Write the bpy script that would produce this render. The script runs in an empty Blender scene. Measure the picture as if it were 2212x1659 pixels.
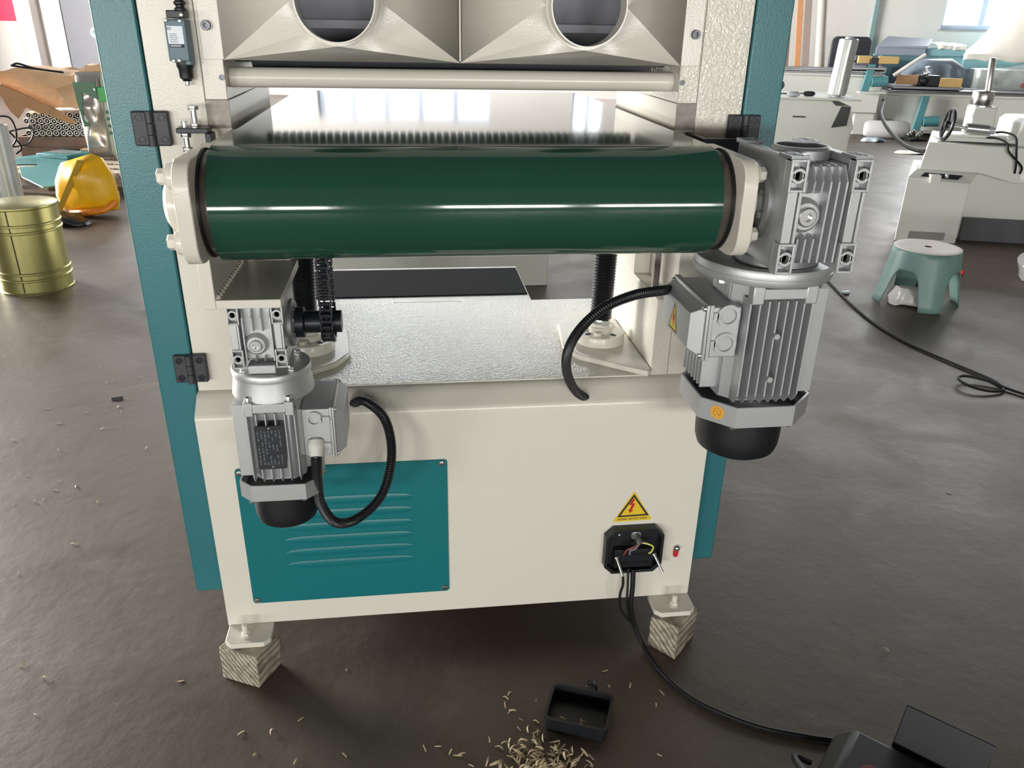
import bpy, bmesh, math, random
from mathutils import Vector, Matrix, Euler, noise

# ------------------------------------------------------------------ camera, world, light, exposure
scene = bpy.context.scene
COL = scene.collection
R = math.radians
cam_data = bpy.data.cameras.new('camera')
cam = bpy.data.objects.new('camera', cam_data)
COL.objects.link(cam)
cam.location = (0.0, -1.30, 1.20)
cam.rotation_euler = (R(65.5508), R(-1.0498), R(-7.199))
cam_data.sensor_width = 36.0
cam_data.lens = 27.767
cam_data.clip_start = 0.02
scene.camera = cam
scene.view_settings.view_transform = 'Standard'
scene.view_settings.look = 'None'
scene.view_settings.gamma = 1.0
scene.view_settings.use_curve_mapping = False
scene.view_settings.exposure = 0.6

world = bpy.data.worlds.new('world')
scene.world = world
world.use_nodes = True
wn = world.node_tree.nodes
wn['Background'].inputs[0].default_value = (0.93, 0.97, 1.0, 1)
wn['Background'].inputs[1].default_value = 0.9

def area_light(name, loc, rot, sx, sy, power, color=(1, 1, 1)):
    d = bpy.data.lights.new(name, 'AREA')
    d.shape = 'RECTANGLE'; d.size = sx; d.size_y = sy
    d.energy = power; d.color = color
    o = bpy.data.objects.new(name, d); COL.objects.link(o)
    o.location = loc; o.rotation_euler = rot
    return o

# the hall stands turned by 18 degrees to the sander: room frame s (along the back wall), t (towards it), z
RZ_ROOM = R(-18)
ROOM = Matrix.Translation((7.84, 10.68, 0)) @ Matrix.Rotation(RZ_ROOM, 4, 'Z')
S0, S1, T0, T1, ZC = -16.8, 5.0, -20.0, 0.0, 7.2
DAY = (0.95, 0.98, 1.0)
BACK_WIN = [(0.084, 2.3, 1.256, 3.2), (-9.85, -6.75, 1.35, 2.60), (-5.35, -4.85, 1.35, 2.70), (2.7, 4.7, 1.256, 3.2)]  # last one is added, out of view, to brighten the right floor
P_WIN = [40, 4, 20, 45]
BACK_HIGH = [(-10.2, -8.85, 5.45, 6.75), (-8.45, -6.95, 5.45, 6.75), (-6.6, -4.8, 5.45, 6.75), (-9.8, -8.2, 4.0, 4.75), (-7.1, -6.3, 4.0, 4.75),
             (-14.6, -12.6, 4.0, 6.2), (-3.0, -1.0, 3.6, 6.2), (-0.3, 1.9, 3.6, 6.2), (2.5, 4.7, 3.6, 6.2)]  # these four are added, unseen, to put sheen on the floor
FRONT_WIN = [(-9.9, -8.0, .70, 1.45), (-6.6, -4.7, .70, 1.45), (-3.90, -3.38, .70, 1.45), (-3.15, -2.55, .70, 1.45), (-1.35, .30, .70, 1.45), (.60, 2.5, .70, 1.45)]  # first two are added for left-front light; the rest follow roller highlights
LEFT_DOOR = (-10.2, -4.5, 0.0, 4.0)      # t0, t1, z0, z1
P_HIGH, P_FRONT, P_LEFT = 26, 124, 165
def room_light(name, loc, rot, sx, sy, power, color):
    o = area_light(name, (0, 0, 0), (0, 0, 0), sx, sy, power, color)
    o.matrix_world = ROOM @ Matrix.Translation(loc) @ Euler(rot).to_matrix().to_4x4()
for (a, b, c, d), P_BACK in zip(BACK_WIN, P_WIN):
    room_light('window_or_fill_light', ((a+b)/2, T1+0.34, (c+d)/2), (R(-90), 0, 0), b-a, d-c, P_BACK*(b-a)*(d-c), DAY)
for (a, b, c, d) in BACK_HIGH:
    room_light('window_or_fill_light', ((a+b)/2, T1+0.34, (c+d)/2), (R(-90), 0, 0), b-a, d-c, (P_HIGH if a < -4 else 0.6*P_HIGH)*(b-a)*(d-c), DAY)
for (a, b, c, d) in FRONT_WIN:
    room_light('window_or_fill_light', ((a+b)/2, T0-0.34, (c+d)/2), (R(90), 0, 0), b-a, d-c, P_FRONT*(b-a)*(d-c), (1.0, 0.97, 0.92))
a, b, c, d = LEFT_DOOR
room_light('door_daylight', (S0-0.34, (a+b)/2, (c+d)/2), (0, R(-90), 0), d-c, b-a, P_LEFT*(b-a)*(d-c), (1.0, 0.97, 0.93))

# ------------------------------------------------------------------ materials
def lin(c):
    if isinstance(c, str):
        c = [int(c[i:i+2], 16)/255 for i in (0, 2, 4)]
        return tuple((v/12.92 if v <= 0.04045 else ((v+0.055)/1.055)**2.4) for v in c)
    return tuple(c)

def mat(name, color, rough=0.5, metal=0.0, bump=0.0, bscale=200.0, var=0.0, vscale=8.0, color2=None,
        coat=0.0, spec=0.5, trans=0.0, alpha=1.0, stretch=None, detail=3.0, rvar=0.0, ior=1.5, emit=None):
    m = bpy.data.materials.new(name); m.use_nodes = True
    nt = m.node_tree; b = nt.nodes['Principled BSDF']
    c = lin(color)
    b.inputs['Base Color'].default_value = (*c, 1)
    b.inputs['Roughness'].default_value = rough
    b.inputs['Metallic'].default_value = metal
    b.inputs['Coat Weight'].default_value = coat
    b.inputs['Coat Roughness'].default_value = 0.08
    b.inputs['Specular IOR Level'].default_value = spec
    b.inputs['Transmission Weight'].default_value = trans
    b.inputs['Alpha'].default_value = alpha
    b.inputs['IOR'].default_value = ior
    if bump or var or rvar or color2:
        tc = nt.nodes.new('ShaderNodeTexCoord')
        mp = nt.nodes.new('ShaderNodeMapping')
        nt.links.new(tc.outputs['Object'], mp.inputs['Vector'])
        if stretch: mp.inputs['Scale'].default_value = stretch
    if var or color2:
        n = nt.nodes.new('ShaderNodeTexNoise'); n.inputs['Scale'].default_value = vscale
        n.inputs['Detail'].default_value = detail
        nt.links.new(mp.outputs['Vector'], n.inputs['Vector'])
        r = nt.nodes.new('ShaderNodeValToRGB')
        c2 = lin(color2) if color2 else tuple(v*(1-var) for v in c)
        r.color_ramp.elements[0].position = 0.32; r.color_ramp.elements[1].position = 0.68
        r.color_ramp.elements[0].color = (*c2, 1); r.color_ramp.elements[1].color = (*c, 1)
        nt.links.new(n.outputs['Fac'], r.inputs['Fac'])
        nt.links.new(r.outputs['Color'], b.inputs['Base Color'])
        if rvar:
            mr = nt.nodes.new('ShaderNodeMapRange')
            mr.inputs['To Min'].default_value = rough-rvar; mr.inputs['To Max'].default_value = rough+rvar
            nt.links.new(n.outputs['Fac'], mr.inputs['Value'])
            nt.links.new(mr.outputs['Result'], b.inputs['Roughness'])
    if bump:
        n2 = nt.nodes.new('ShaderNodeTexNoise'); n2.inputs['Scale'].default_value = bscale
        n2.inputs['Detail'].default_value = 2.0
        nt.links.new(mp.outputs['Vector'], n2.inputs['Vector'])
        bp = nt.nodes.new('ShaderNodeBump'); bp.inputs['Strength'].default_value = bump
        bp.inputs['Distance'].default_value = 0.002
        nt.links.new(n2.outputs['Fac'], bp.inputs['Height'])
        nt.links.new(bp.outputs['Normal'], b.inputs['Normal'])
    return m

M = {}
M['white'] = mat('cream_paint', 'd4d0c5', 0.24, bump=0.10, bscale=330)
M['white_peel'] = mat('cream_paint_orange_peel', 'd4d0c5', 0.10, bump=0.55, bscale=210)
M['white_far'] = mat('pale_machine_paint', 'c9cac4', 0.45)
M['white_plain'] = mat('cream_paint_plain', 'd4d0c5', 0.35)  # same cream colour as the other paint, rougher and without bump
M['teal'] = mat('teal_paint', '0f6a70', 0.34, bump=0.12, bscale=420)
M['teal_door'] = mat('teal_door_paint', '2f6c73', 0.32, bump=0.16, bscale=380)
M['belt'] = mat('green_belt_rubber', '20483a', 0.085, spec=0.5, coat=0.0, var=0.12, vscale=3)
M['alu'] = mat('cast_aluminium', 'b9bbbd', 0.42, 0.6, bump=0.12, bscale=900)
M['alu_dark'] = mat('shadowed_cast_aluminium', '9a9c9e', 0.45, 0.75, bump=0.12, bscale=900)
M['steel'] = mat('bright_steel', 'c8c8c6', 0.22, 1.0)
M['zinc'] = mat('zinc_plated_steel', 'd2d4d2', 0.28, 0.9)
M['raw'] = mat('raw_cut_steel', '8d8680', 0.5, 0.6, var=0.35, vscale=60)
M['knurl'] = mat('grey_steel_bar', '6f7076', 0.38, 0.8, bump=0.3, bscale=500)
M['roller_steel'] = mat('worn_roller_steel', '77716b', 0.34, 0.85, var=0.25, vscale=40)
M['black'] = mat('black_plastic', '17191d', 0.42)
M['hinge'] = mat('matt_black_hinge', '34353a', 0.5, bump=0.05, bscale=600)
M['rubber'] = mat('black_rubber', '14161a', 0.38)
M['darksteel'] = mat('blackened_steel', '24272d', 0.36, 0.4)
M['cord'] = mat('black_cord', '0f1012', 0.55, spec=.3)
M['swblue'] = mat('blue_grey_switch', '536a78', 0.42)
M['label'] = mat('silver_label', 'b9c0c6', 0.4, 0.2)
M['ink'] = mat('dark_ink', '1b1e25', 0.6)
M['yellow'] = mat('sticker_yellow', 'd9b92a', 0.45)
M['yellow_pale'] = mat('sticker_pale_yellow', 'cfc24e', 0.45)
M['orange'] = mat('sticker_orange', 'd8a23a', 0.5)
M['orange_dk'] = mat('sticker_ochre', 'b27c1c', 0.5)
M['red'] = mat('sticker_red', 'b3232b', 0.45)
M['wire_red'] = mat('brown_red_wire', '7a3c38', 0.5)
M['wire_grey'] = mat('grey_wire', '75767a', 0.5)
M['wire_yel'] = mat('yellow_green_wire', 'c9c766', 0.5)
M['grey_gland'] = mat('pale_grey_gland', 'c5c5bf', 0.5)
M['hole_dark'] = mat('dark_interior', '2a2c33', 0.7)  # dark tone standing for the shade inside holes
M['mat_black'] = mat('dull_black_mat', '1c1e21', 0.85, spec=0.15)
M['glass'] = None

# ------------------------------------------------------------------ mesh helpers
class MB:
    def __init__(s): s.v = []; s.f = []
    def add(s, vs, fs):
        o = len(s.v); s.v += [tuple(v) for v in vs]; s.f += [tuple(i+o for i in f) for f in fs]; return s
    def box(s, x0, x1, y0, y1, z0, z1):
        x0, x1 = min(x0, x1), max(x0, x1); y0, y1 = min(y0, y1), max(y0, y1); z0, z1 = min(z0, z1), max(z0, z1)
        return s.add([(x0,y0,z0),(x1,y0,z0),(x1,y1,z0),(x0,y1,z0),(x0,y0,z1),(x1,y0,z1),(x1,y1,z1),(x0,y1,z1)],
                     [(0,3,2,1),(4,5,6,7),(0,1,5,4),(1,2,6,5),(2,3,7,6),(3,0,4,7)])
    def cbox(s, c, d):
        return s.box(c[0]-d[0]/2, c[0]+d[0]/2, c[1]-d[1]/2, c[1]+d[1]/2, c[2]-d[2]/2, c[2]+d[2]/2)
    def prism(s, pts, axis, a, b):
        # pts: 2-D outline; axis x -> (y,z), y -> (x,z), z -> (x,y)
        n = len(pts)
        def p3(p, t): return {'x': (t, p[0], p[1]), 'y': (p[0], t, p[1]), 'z': (p[0], p[1], t)}[axis]
        area = sum(pts[i][0]*pts[(i+1) % n][1]-pts[(i+1) % n][0]*pts[i][1] for i in range(n))
        if a > b: a, b = b, a
        flip = (area > 0) == (axis != 'y')
        vs = [p3(p, a) for p in pts] + [p3(p, b) for p in pts]
        f0 = list(range(n)); f1 = list(range(n, 2*n))
        if flip:
            fs = [tuple(reversed(f0)), tuple(f1)] + [(i, (i+1) % n, n+(i+1) % n, n+i) for i in range(n)]
        else:
            fs = [tuple(f0), tuple(reversed(f1))] + [((i+1) % n, i, n+i, n+(i+1) % n) for i in range(n)]
        return s.add(vs, fs)
    def ring(s, c, ax, r0, r1, h, n=24):
        # annulus plate, from c along ax by h
        a = Vector(ax).normalized(); u = a.orthogonal().normalized(); w = a.cross(u); c = Vector(c)
        vs = []
        for hh in (0, h):
            for r in (r0, r1):
                vs += [c+a*hh+(u*math.cos(2*math.pi*i/n)+w*math.sin(2*math.pi*i/n))*r for i in range(n)]
        fs = []
        for i in range(n):
            j = (i+1) % n
            fs += [(i, n+i, n+j, j)[::-1], (2*n+i, 3*n+i, 3*n+j, 2*n+j), (n+i, n+j, 3*n+j, 3*n+i), (j, i, 2*n+i, 2*n+j)]
        return s.add(vs, fs)
    def lathe(s, prof, c, ax, n=24, start=0.0):
        # prof: list of (radius, height along ax)
        a = Vector(ax).normalized(); u = a.orthogonal().normalized(); w = a.cross(u); c = Vector(c)
        if abs(a.z) > .99: u = Vector((1, 0, 0)); w = a.cross(u)
        vs = []; fs = []
        for (r, h) in prof:
            vs += [c+a*h+(u*math.cos(start+2*math.pi*i/n)+w*math.sin(start+2*math.pi*i/n))*r for i in range(n)]
        for k in range(len(prof)-1):
            for i in range(n):
                j = (i+1) % n
                fs.append((k*n+i, k*n+j, (k+1)*n+j, (k+1)*n+i))
        if prof[0][0] > 1e-6: fs.append(tuple(reversed(range(n))))
        if prof[-1][0] > 1e-6: fs.append(tuple(range((len(prof)-1)*n, len(prof)*n)))
        return s.add(vs, fs)
    def cyl(s, p0, p1, r, n=20, r2=None):
        p0 = Vector(p0); p1 = Vector(p1); L = (p1-p0).length
        return s.lathe([(r, 0), (r if r2 is None else r2, L)], p0, p1-p0, n)
    def hexh(s, p0, ax, r, h, n=6):
        return s.lathe([(r*.97, 0), (r, .06*h), (r, .82*h), (r*.88, h)], p0, ax, n)
    def tube(s, pts, r, n=10, caps=True):
        # r: radius or function of index
        P = [Vector(p) for p in pts]; m = len(P); vs = []; fs = []
        t0 = (P[1]-P[0]).normalized(); u = t0.orthogonal().normalized()
        for k in range(m):
            t = (P[min(k+1, m-1)]-P[max(k-1, 0)]).normalized()
            u = (u-t*u.dot(t)).normalized(); w = t.cross(u)
            rr = r(k) if callable(r) else r
            vs += [P[k]+(u*math.cos(2*math.pi*i/n)+w*math.sin(2*math.pi*i/n))*rr for i in range(n)]
        for k in range(m-1):
            for i in range(n):
                j = (i+1) % n; fs.append((k*n+i, k*n+j, (k+1)*n+j, (k+1)*n+i))
        if caps: fs += [tuple(reversed(range(n))), tuple(range((m-1)*n, m*n))]
        return s.add(vs, fs)
    def xf(s, mtx):
        s.v = [tuple(mtx @ Vector(v)) for v in s.v]; return s

def rrect(x0, x1, y0, y1, r, n=4):
    pts = []
    for cx, cy, a0 in ((x1-r, y1-r, 0), (x0+r, y1-r, 90), (x0+r, y0+r, 180), (x1-r, y0+r, 270)):
        for i in range(n+1):
            a = R(a0+90*i/n); pts.append((cx+r*math.cos(a), cy+r*math.sin(a)))
    return pts

def smooth(pts, sub=6):
    # Catmull-Rom through the points
    P = [Vector(p) for p in pts]; P = [2*P[0]-P[1]]+P+[2*P[-1]-P[-2]]; out = []
    for i in range(1, len(P)-2):
        for k in range(sub):
            t = k/sub
            out.append(0.5*((2*P[i])+(P[i+1]-P[i-1])*t+(2*P[i-1]-5*P[i]+4*P[i+1]-P[i+2])*t*t+(3*P[i]-P[i-1]-3*P[i+1]+P[i+2])*t**3))
    out.append(P[-2]); return out

WM = {}          # world matrices of things and parts
def thing(name, label, cat, loc=(0, 0, 0), rotz=0.0, group=None, scale=1.0):
    o = bpy.data.objects.new(name, None); COL.objects.link(o)
    o.location = loc; o.rotation_euler = (0, 0, rotz); o.empty_display_size = 0.05
    o['label'] = label; o['category'] = cat
    if group: o['group'] = group
    o.scale = (scale,)*3
    WM[o.name] = Matrix.Translation(loc) @ Matrix.Rotation(rotz, 4, 'Z') @ Matrix.Scale(scale, 4)
    return o

def mesh_of(mb, m, angle=35, name='mesh'):
    me = bpy.data.meshes.new(name)
    me.from_pydata(mb.v, [], mb.f)
    bm = bmesh.new(); bm.from_mesh(me); bmesh.ops.recalc_face_normals(bm, faces=bm.faces[:]); bm.to_mesh(me); bm.free()
    me.validate(); me.update()
    me.polygons.foreach_set('use_smooth', [True]*len(me.polygons))
    me.set_sharp_from_angle(angle=R(angle))
    ms = m if isinstance(m, (list, tuple)) else [m]
    for k in ms: me.materials.append(M[k] if isinstance(k, str) else k)
    return me

def part(name, mb, m, parent=None, bevel=0.0, label=None, local=False, angle=35, solid=0.0, seg=2):
    """one mesh object; mb is in world space (or in the parent's own space when local)"""
    me = mesh_of(mb, m, angle, name)
    o = bpy.data.objects.new(name, me); COL.objects.link(o)
    if parent is not None:
        o.parent = parent
        pw = WM[parent.name]
        if not local:
            c = Vector((0, 0, 0))
            for v in me.vertices: c += v.co
            c /= max(1, len(me.vertices))
            me.transform(Matrix.Translation(-c))
            loc = pw.inverted() @ Matrix.Translation(c)
            o.matrix_local = loc
            WM[o.name] = Matrix.Translation(c)
        else:
            WM[o.name] = pw.copy()
    else:
        WM[o.name] = Matrix.Identity(4)
    if solid:
        md = o.modifiers.new('solid', 'SOLIDIFY'); md.thickness = solid; md.offset = 0
    if bevel:
        md = o.modifiers.new('bevel', 'BEVEL'); md.width = bevel; md.segments = seg
        md.limit_method = 'ANGLE'; md.angle_limit = R(35); md.harden_normals = False
    if label: o['label'] = label
    return o

def single(name, mb, m, label, cat, group=None, bevel=0.0, angle=35, solid=0.0, loc=None):
    """a top-level thing that is one mesh"""
    c = Vector((0, 0, 0))
    if mb.v:
        xs = [v[0] for v in mb.v]; ys = [v[1] for v in mb.v]; zs = [v[2] for v in mb.v]
        c = Vector(((min(xs)+max(xs))/2, (min(ys)+max(ys))/2, min(zs)))
    mb.v = [tuple(Vector(v)-c) for v in mb.v]
    o = part(name, mb, m, None, bevel, None, True, angle, solid)
    o.location = c; WM[o.name] = Matrix.Translation(c)
    o['label'] = label; o['category'] = cat
    if group: o['group'] = group
    return o

def struct(name, mb, m, parent=None, bevel=0.0):
    o = part(name, mb, m, parent, bevel, local=True)
    if parent is None: o['kind'] = 'structure'
    return o

_shared = {}
def piece(name, key, make, m, parent, loc, ax=(0, 0, 1), label=None, spin=0.0, scale=1.0):
    """a small repeated part that shares its mesh: built along +z at the origin, turned so that +z points along ax"""
    if key not in _shared:
        mb = MB(); make(mb); _shared[key] = mesh_of(mb, m, 30, name)
    o = bpy.data.objects.new(name, _shared[key]); COL.objects.link(o)
    q = Vector((0, 0, 1)).rotation_difference(Vector(ax))
    w = Matrix.Translation(loc) @ q.to_matrix().to_4x4() @ Matrix.Rotation(spin, 4, 'Z') @ Matrix.Scale(scale, 4)
    o.parent = parent; o.matrix_local = WM[parent.name].inverted() @ w
    WM[o.name] = w
    if label: o['label'] = label
    return o

def copy_tree(o, parent=None):
    c = o.copy(); COL.objects.link(c)
    if parent is not None: c.parent = parent
    for ch in list(o.children): copy_tree(ch, c)
    return c

def text_mesh(name, body, size, m, parent, w, label=None, extrude=0.0002, space=1.0):
    cu = bpy.data.curves.new(name, 'FONT'); cu.body = body; cu.size = size; cu.align_x = 'CENTER'; cu.align_y = 'CENTER'
    cu.extrude = extrude; cu.space_character = space; cu.resolution_u = 3; cu.offset = size*0.012
    t = bpy.data.objects.new(name, cu)
    COL.objects.link(t)
    dg = bpy.context.evaluated_depsgraph_get()
    me = bpy.data.meshes.new_from_object(t.evaluated_get(dg))
    COL.objects.unlink(t); bpy.data.objects.remove(t)
    me.materials.clear(); me.materials.append(M[m])
    o = bpy.data.objects.new(name, me); COL.objects.link(o)
    o.parent = parent; o.matrix_local = WM[parent.name].inverted() @ w; WM[o.name] = w
    return o

# bolt shapes, built along +z
def hex_bolt(r, h, wr=1.25):
    def f(mb): mb.lathe([(r*wr, 0), (r*wr, .15*h), (r*.9, .15*h)], (0,0,0), (0,0,1), 20); mb.lathe([(r*.98, .15*h), (r, .2*h), (r, .86*h), (r*.86, h)], (0,0,0), (0,0,1), 6)
    return f
def pan_screw(r, h):
    def f(mb):
        mb.lathe([(r, 0), (r*.97, .35*h), (r*.75, .8*h), (r*.35, h)], (0,0,0), (0,0,1), 16)
        mb.box(-r*.6, r*.6, -r*.1, r*.1, h*.9, h*1.03); mb.box(-r*.1, r*.1, -r*.6, r*.6, h*.9, h*1.03)
    return f
def socket_screw(r, h, hole=.5):
    def f(mb):
        mb.lathe([(r, 0), (r, h*.85), (r*.9, h), (r*hole, h), (r*hole, h*.35), (0, h*.35)], (0,0,0), (0,0,1), 18)
    return f
def flat_socket(r):
    def f(mb):
        mb.lathe([(r, 0), (r, .0012), (r*.62, .0012), (r*.55, .0002), (0, .0002)], (0,0,0), (0,0,1), 20)
    return f

# ------------------------------------------------------------------ the room
def glass_mat():
    m = bpy.data.materials.new('window_glass'); m.use_nodes = True
    nt = m.node_tree; nt.nodes.clear()
    o = nt.nodes.new('ShaderNodeOutputMaterial'); mx = nt.nodes.new('ShaderNodeMixShader')
    t = nt.nodes.new('ShaderNodeBsdfTransparent'); g = nt.nodes.new('ShaderNodeBsdfGlossy')
    t.inputs[0].default_value = (0.97, 0.98, 0.98, 1); g.inputs['Roughness'].default_value = 0.05
    mx.inputs[0].default_value = 0.06
    nt.links.new(t.outputs[0], mx.inputs[1]); nt.links.new(g.outputs[0], mx.inputs[2]); nt.links.new(mx.outputs[0], o.inputs[0])
    return m
M['glass'] = glass_mat()

def film_mat(name, mix, tint, rough):
    m = bpy.data.materials.new(name); m.use_nodes = True
    nt = m.node_tree; b = nt.nodes['Principled BSDF']; o = nt.nodes['Material Output']
    b.inputs['Base Color'].default_value = (*tint, 1); b.inputs['Roughness'].default_value = rough
    b.inputs['Specular IOR Level'].default_value = 0.8
    t = nt.nodes.new('ShaderNodeBsdfTransparent'); mx = nt.nodes.new('ShaderNodeMixShader')
    mx.inputs[0].default_value = mix
    nt.links.new(t.outputs[0], mx.inputs[1]); nt.links.new(b.outputs[0], mx.inputs[2]); nt.links.new(mx.outputs[0], o.inputs['Surface'])
    return m
M['film'] = film_mat('clear_plastic_film', 0.22, (0.75, 0.77, 0.78), 0.12)
M['film_milky'] = film_mat('milky_plastic_film', 0.78, (0.80, 0.79, 0.76), 0.25)

def floor_mat():
    m = bpy.data.materials.new('worn_brown_floor_paint'); m.use_nodes = True
    nt = m.node_tree; N = nt.nodes; L = nt.links; b = N['Principled BSDF']
    tc = N.new('ShaderNodeTexCoord')
    def nz(scale, detail, rough=.55, sc=(1, 1, 1), dist=0.0):
        mp = N.new('ShaderNodeMapping'); mp.inputs['Scale'].default_value = sc
        L.new(tc.outputs['Object'], mp.inputs['Vector'])
        n = N.new('ShaderNodeTexNoise'); n.inputs['Scale'].default_value = scale; n.inputs['Detail'].default_value = detail
        n.inputs['Roughness'].default_value = rough; n.inputs['Distortion'].default_value = dist
        L.new(mp.outputs['Vector'], n.inputs['Vector']); return n
    def ramp(n, p0, p1, c0, c1):
        r = N.new('ShaderNodeValToRGB'); r.color_ramp.elements[0].position = p0; r.color_ramp.elements[1].position = p1
        r.color_ramp.elements[0].color = (*c0, 1); r.color_ramp.elements[1].color = (*c1, 1)
        L.new(n.outputs['Fac'], r.inputs['Fac']); return r
    big = ramp(nz(0.55, 4), .3, .7, (0.044, 0.034, 0.027), (0.072, 0.056, 0.045))
    mid = ramp(nz(3.2, 7, .65, dist=.6), .35, .75, (0, 0, 0), (1, 1, 1))
    scuff = ramp(nz(3.0, 11, .70, (1, 1.5, 1), .45), .56, .74, (0, 0, 0), (1, 1, 1))
    dark = ramp(nz(7.0, 8, .7, (1, 2.2, 1), .8), .30, .38, (1, 1, 1), (0, 0, 0))
    mx = N.new('ShaderNodeMixRGB'); mx.inputs['Color2'].default_value = (0.095, 0.075, 0.062, 1)
    mul = N.new('ShaderNodeMath'); mul.operation = 'MULTIPLY'; mul.inputs[1].default_value = .5
    L.new(mid.outputs['Color'], mul.inputs[0]); L.new(mul.outputs[0], mx.inputs['Fac']); L.new(big.outputs['Color'], mx.inputs['Color1'])
    mx2 = N.new('ShaderNodeMixRGB'); mx2.inputs['Color2'].default_value = (0.22, 0.185, 0.16, 1)
    mul2 = N.new('ShaderNodeMath'); mul2.operation = 'MULTIPLY'; mul2.inputs[1].default_value = .38
    L.new(scuff.outputs['Color'], mul2.inputs[0]); L.new(mul2.outputs[0], mx2.inputs['Fac']); L.new(mx.outputs['Color'], mx2.inputs['Color1'])
    mx3 = N.new('ShaderNodeMixRGB'); mx3.inputs['Color2'].default_value = (0.032, 0.026, 0.022, 1)
    mul3 = N.new('ShaderNodeMath'); mul3.operation = 'MULTIPLY'; mul3.inputs[1].default_value = .55
    L.new(dark.outputs['Color'], mul3.inputs[0]); L.new(mul3.outputs[0], mx3.inputs['Fac']); L.new(mx2.outputs['Color'], mx3.inputs['Color1'])
    L.new(mx3.outputs['Color'], b.inputs['Base Color'])
    rr = N.new('ShaderNodeMapRange'); rr.inputs['To Min'].default_value = .42; rr.inputs['To Max'].default_value = .58; b.inputs['Specular IOR Level'].default_value = .72; b.inputs['Specular Tint'].default_value = (1, .86, .74, 1)
    L.new(mid.outputs['Color'], rr.inputs['Value']); L.new(rr.outputs['Result'], b.inputs['Roughness'])
    bp = N.new('ShaderNodeBump'); bp.inputs['Strength'].default_value = .25; bp.inputs['Distance'].default_value = .004
    L.new(nz(26, 5).outputs['Fac'], bp.inputs['Height']); L.new(bp.outputs['Normal'], b.inputs['Normal'])
    return m
M['floor'] = floor_mat()
M['wall'] = mat('pale_plaster', 'd8d6d2', 0.75, var=0.05, vscale=0.8)
M['wall_warm'] = mat('warm_plaster', 'd6cecc', 0.75, var=0.05, vscale=0.8)
M['ceiling'] = mat('grey_roof_sheet', '3a3c40', 0.6, var=0.1, vscale=1.5)
M['frame'] = mat('blue_grey_window_frame', 'b7c1d8', 0.4)

def wall_cells(xs0, xs1, z0, z1, holes):
    xs = sorted({xs0, xs1, *[h[0] for h in holes], *[h[1] for h in holes]})
    zs = sorted({z0, z1, *[h[2] for h in holes], *[h[3] for h in holes]})
    for i in range(len(xs)-1):
        for j in range(len(zs)-1):
            cx = (xs[i]+xs[i+1])/2; cz = (zs[j]+zs[j+1])/2
            if not any(h[0] < cx < h[1] and h[2] < cz < h[3] for h in holes):
                yield xs[i], xs[i+1], zs[j], zs[j+1]

def rstruct(name, mb, m, parent=None, bevel=0.0):
    mb.xf(ROOM); return struct(name, mb, m, parent, bevel)
def rpart(name, mb, m, parent, bevel=0.0):
    mb.xf(ROOM); return part(name, mb, m, parent, bevel)
rstruct('floor', MB().box(S0-.4, S1+.4, T0-.5, T1+.5, -0.2, 0.0), 'floor')
rstruct('ceiling', MB().box(S0-.4, S1+.4, T0-.5, T1+.5, ZC, ZC+.15), 'ceiling')
mb = MB()
for (a, b, c, d) in wall_cells(S0-.2, S1+.2, 0, ZC, BACK_WIN+BACK_HIGH): mb.box(a, b, T1, T1+.2, c, d)
rstruct('wall_back', mb, 'wall')
mb = MB()
for (a, b, c, d) in wall_cells(S0-.2, S1+.2, 0, ZC, FRONT_WIN): mb.box(a, b, T0-.2, T0, c, d)
M['wall_dim'] = mat('dim_unseen_plaster', '6f6a63', .85, var=.15, vscale=1.2)  # unseen walls made dark to cut light bounced onto the floor
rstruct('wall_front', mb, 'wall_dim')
mb = MB()
for (a, b, c, d) in wall_cells(T0, T1, 0, ZC, [LEFT_DOOR]): mb.box(S0-.2, S0, a, b, c, d)
rstruct('wall_left', mb, 'wall')
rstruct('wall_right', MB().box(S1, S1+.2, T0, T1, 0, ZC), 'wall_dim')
nwin = 0
def window(a, b, c, d, y, s, step=.62):
    global nwin
    nwin += 1
    w = rstruct('window_%d' % nwin, MB().box(a, b, y, y+s*.09, c, c+.06).box(a, b, y, y+s*.09, d-.05, d)
               .box(a, a+.03, y, y+s*.09, c, d).box(b-.03, b, y, y+s*.09, c, d), 'frame', bevel=.004)
    n = max(2, round((b-a)/step))
    for i in range(1, n):
        x = a+(b-a)*i/n
        rpart('mullion', MB().box(x-.035, x+.035, y+s*.02, y+s*.07, c+.06, d-.05), 'frame', w)
    for i in range(n):
        x0 = a+(b-a)*i/n; x1 = a+(b-a)*(i+1)/n
        rpart('pane', MB().box(x0+.03, x1-.03, y+s*.043, y+s*.047, c+.05, d-.04), 'glass', w)
    rpart('sill', MB().box(a-.04, b+.04, y-s*.05, y+s*.10, c-.03, c), 'wall', w)
for (a, b, c, d) in BACK_WIN+BACK_HIGH: window(a, b, c, d, T1+.05, 1)  # frames and panes also go into the added openings
for (a, b, c, d) in FRONT_WIN: window(a, b, c, d, T0-.05, -1)
M['pipe'] = mat('teal_grey_pipe', '7d9a9b', .5)
M['shadow_wall'] = mat('shaded_pilaster_plaster', 'bdb4b4', .8)  # darker copy of the wall plaster, shade put into the colour
M['door_dark'] = mat('dark_grey_door', '5a5b61', 0.6)
rstruct('trim_1', MB().box(-.90, -.845, T1-.05, T1, 0, 4.2), 'pipe')
rstruct('trim_2', MB().box(-15.23, -15.05, T1-.20, T1, 0, ZC), 'wall_warm')
rstruct('trim_3', MB().box(-15.46, -15.23, T1-.10, T1, 0, ZC), 'shadow_wall')
rstruct('baseboard_back', MB().box(S0, S1, T1-.02, T1, 0, .12), 'shadow_wall')
d1 = rstruct('door_1', MB().box(-14.55, -13.3, T1-.05, T1, 0, 2.3), 'door_dark')
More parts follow.
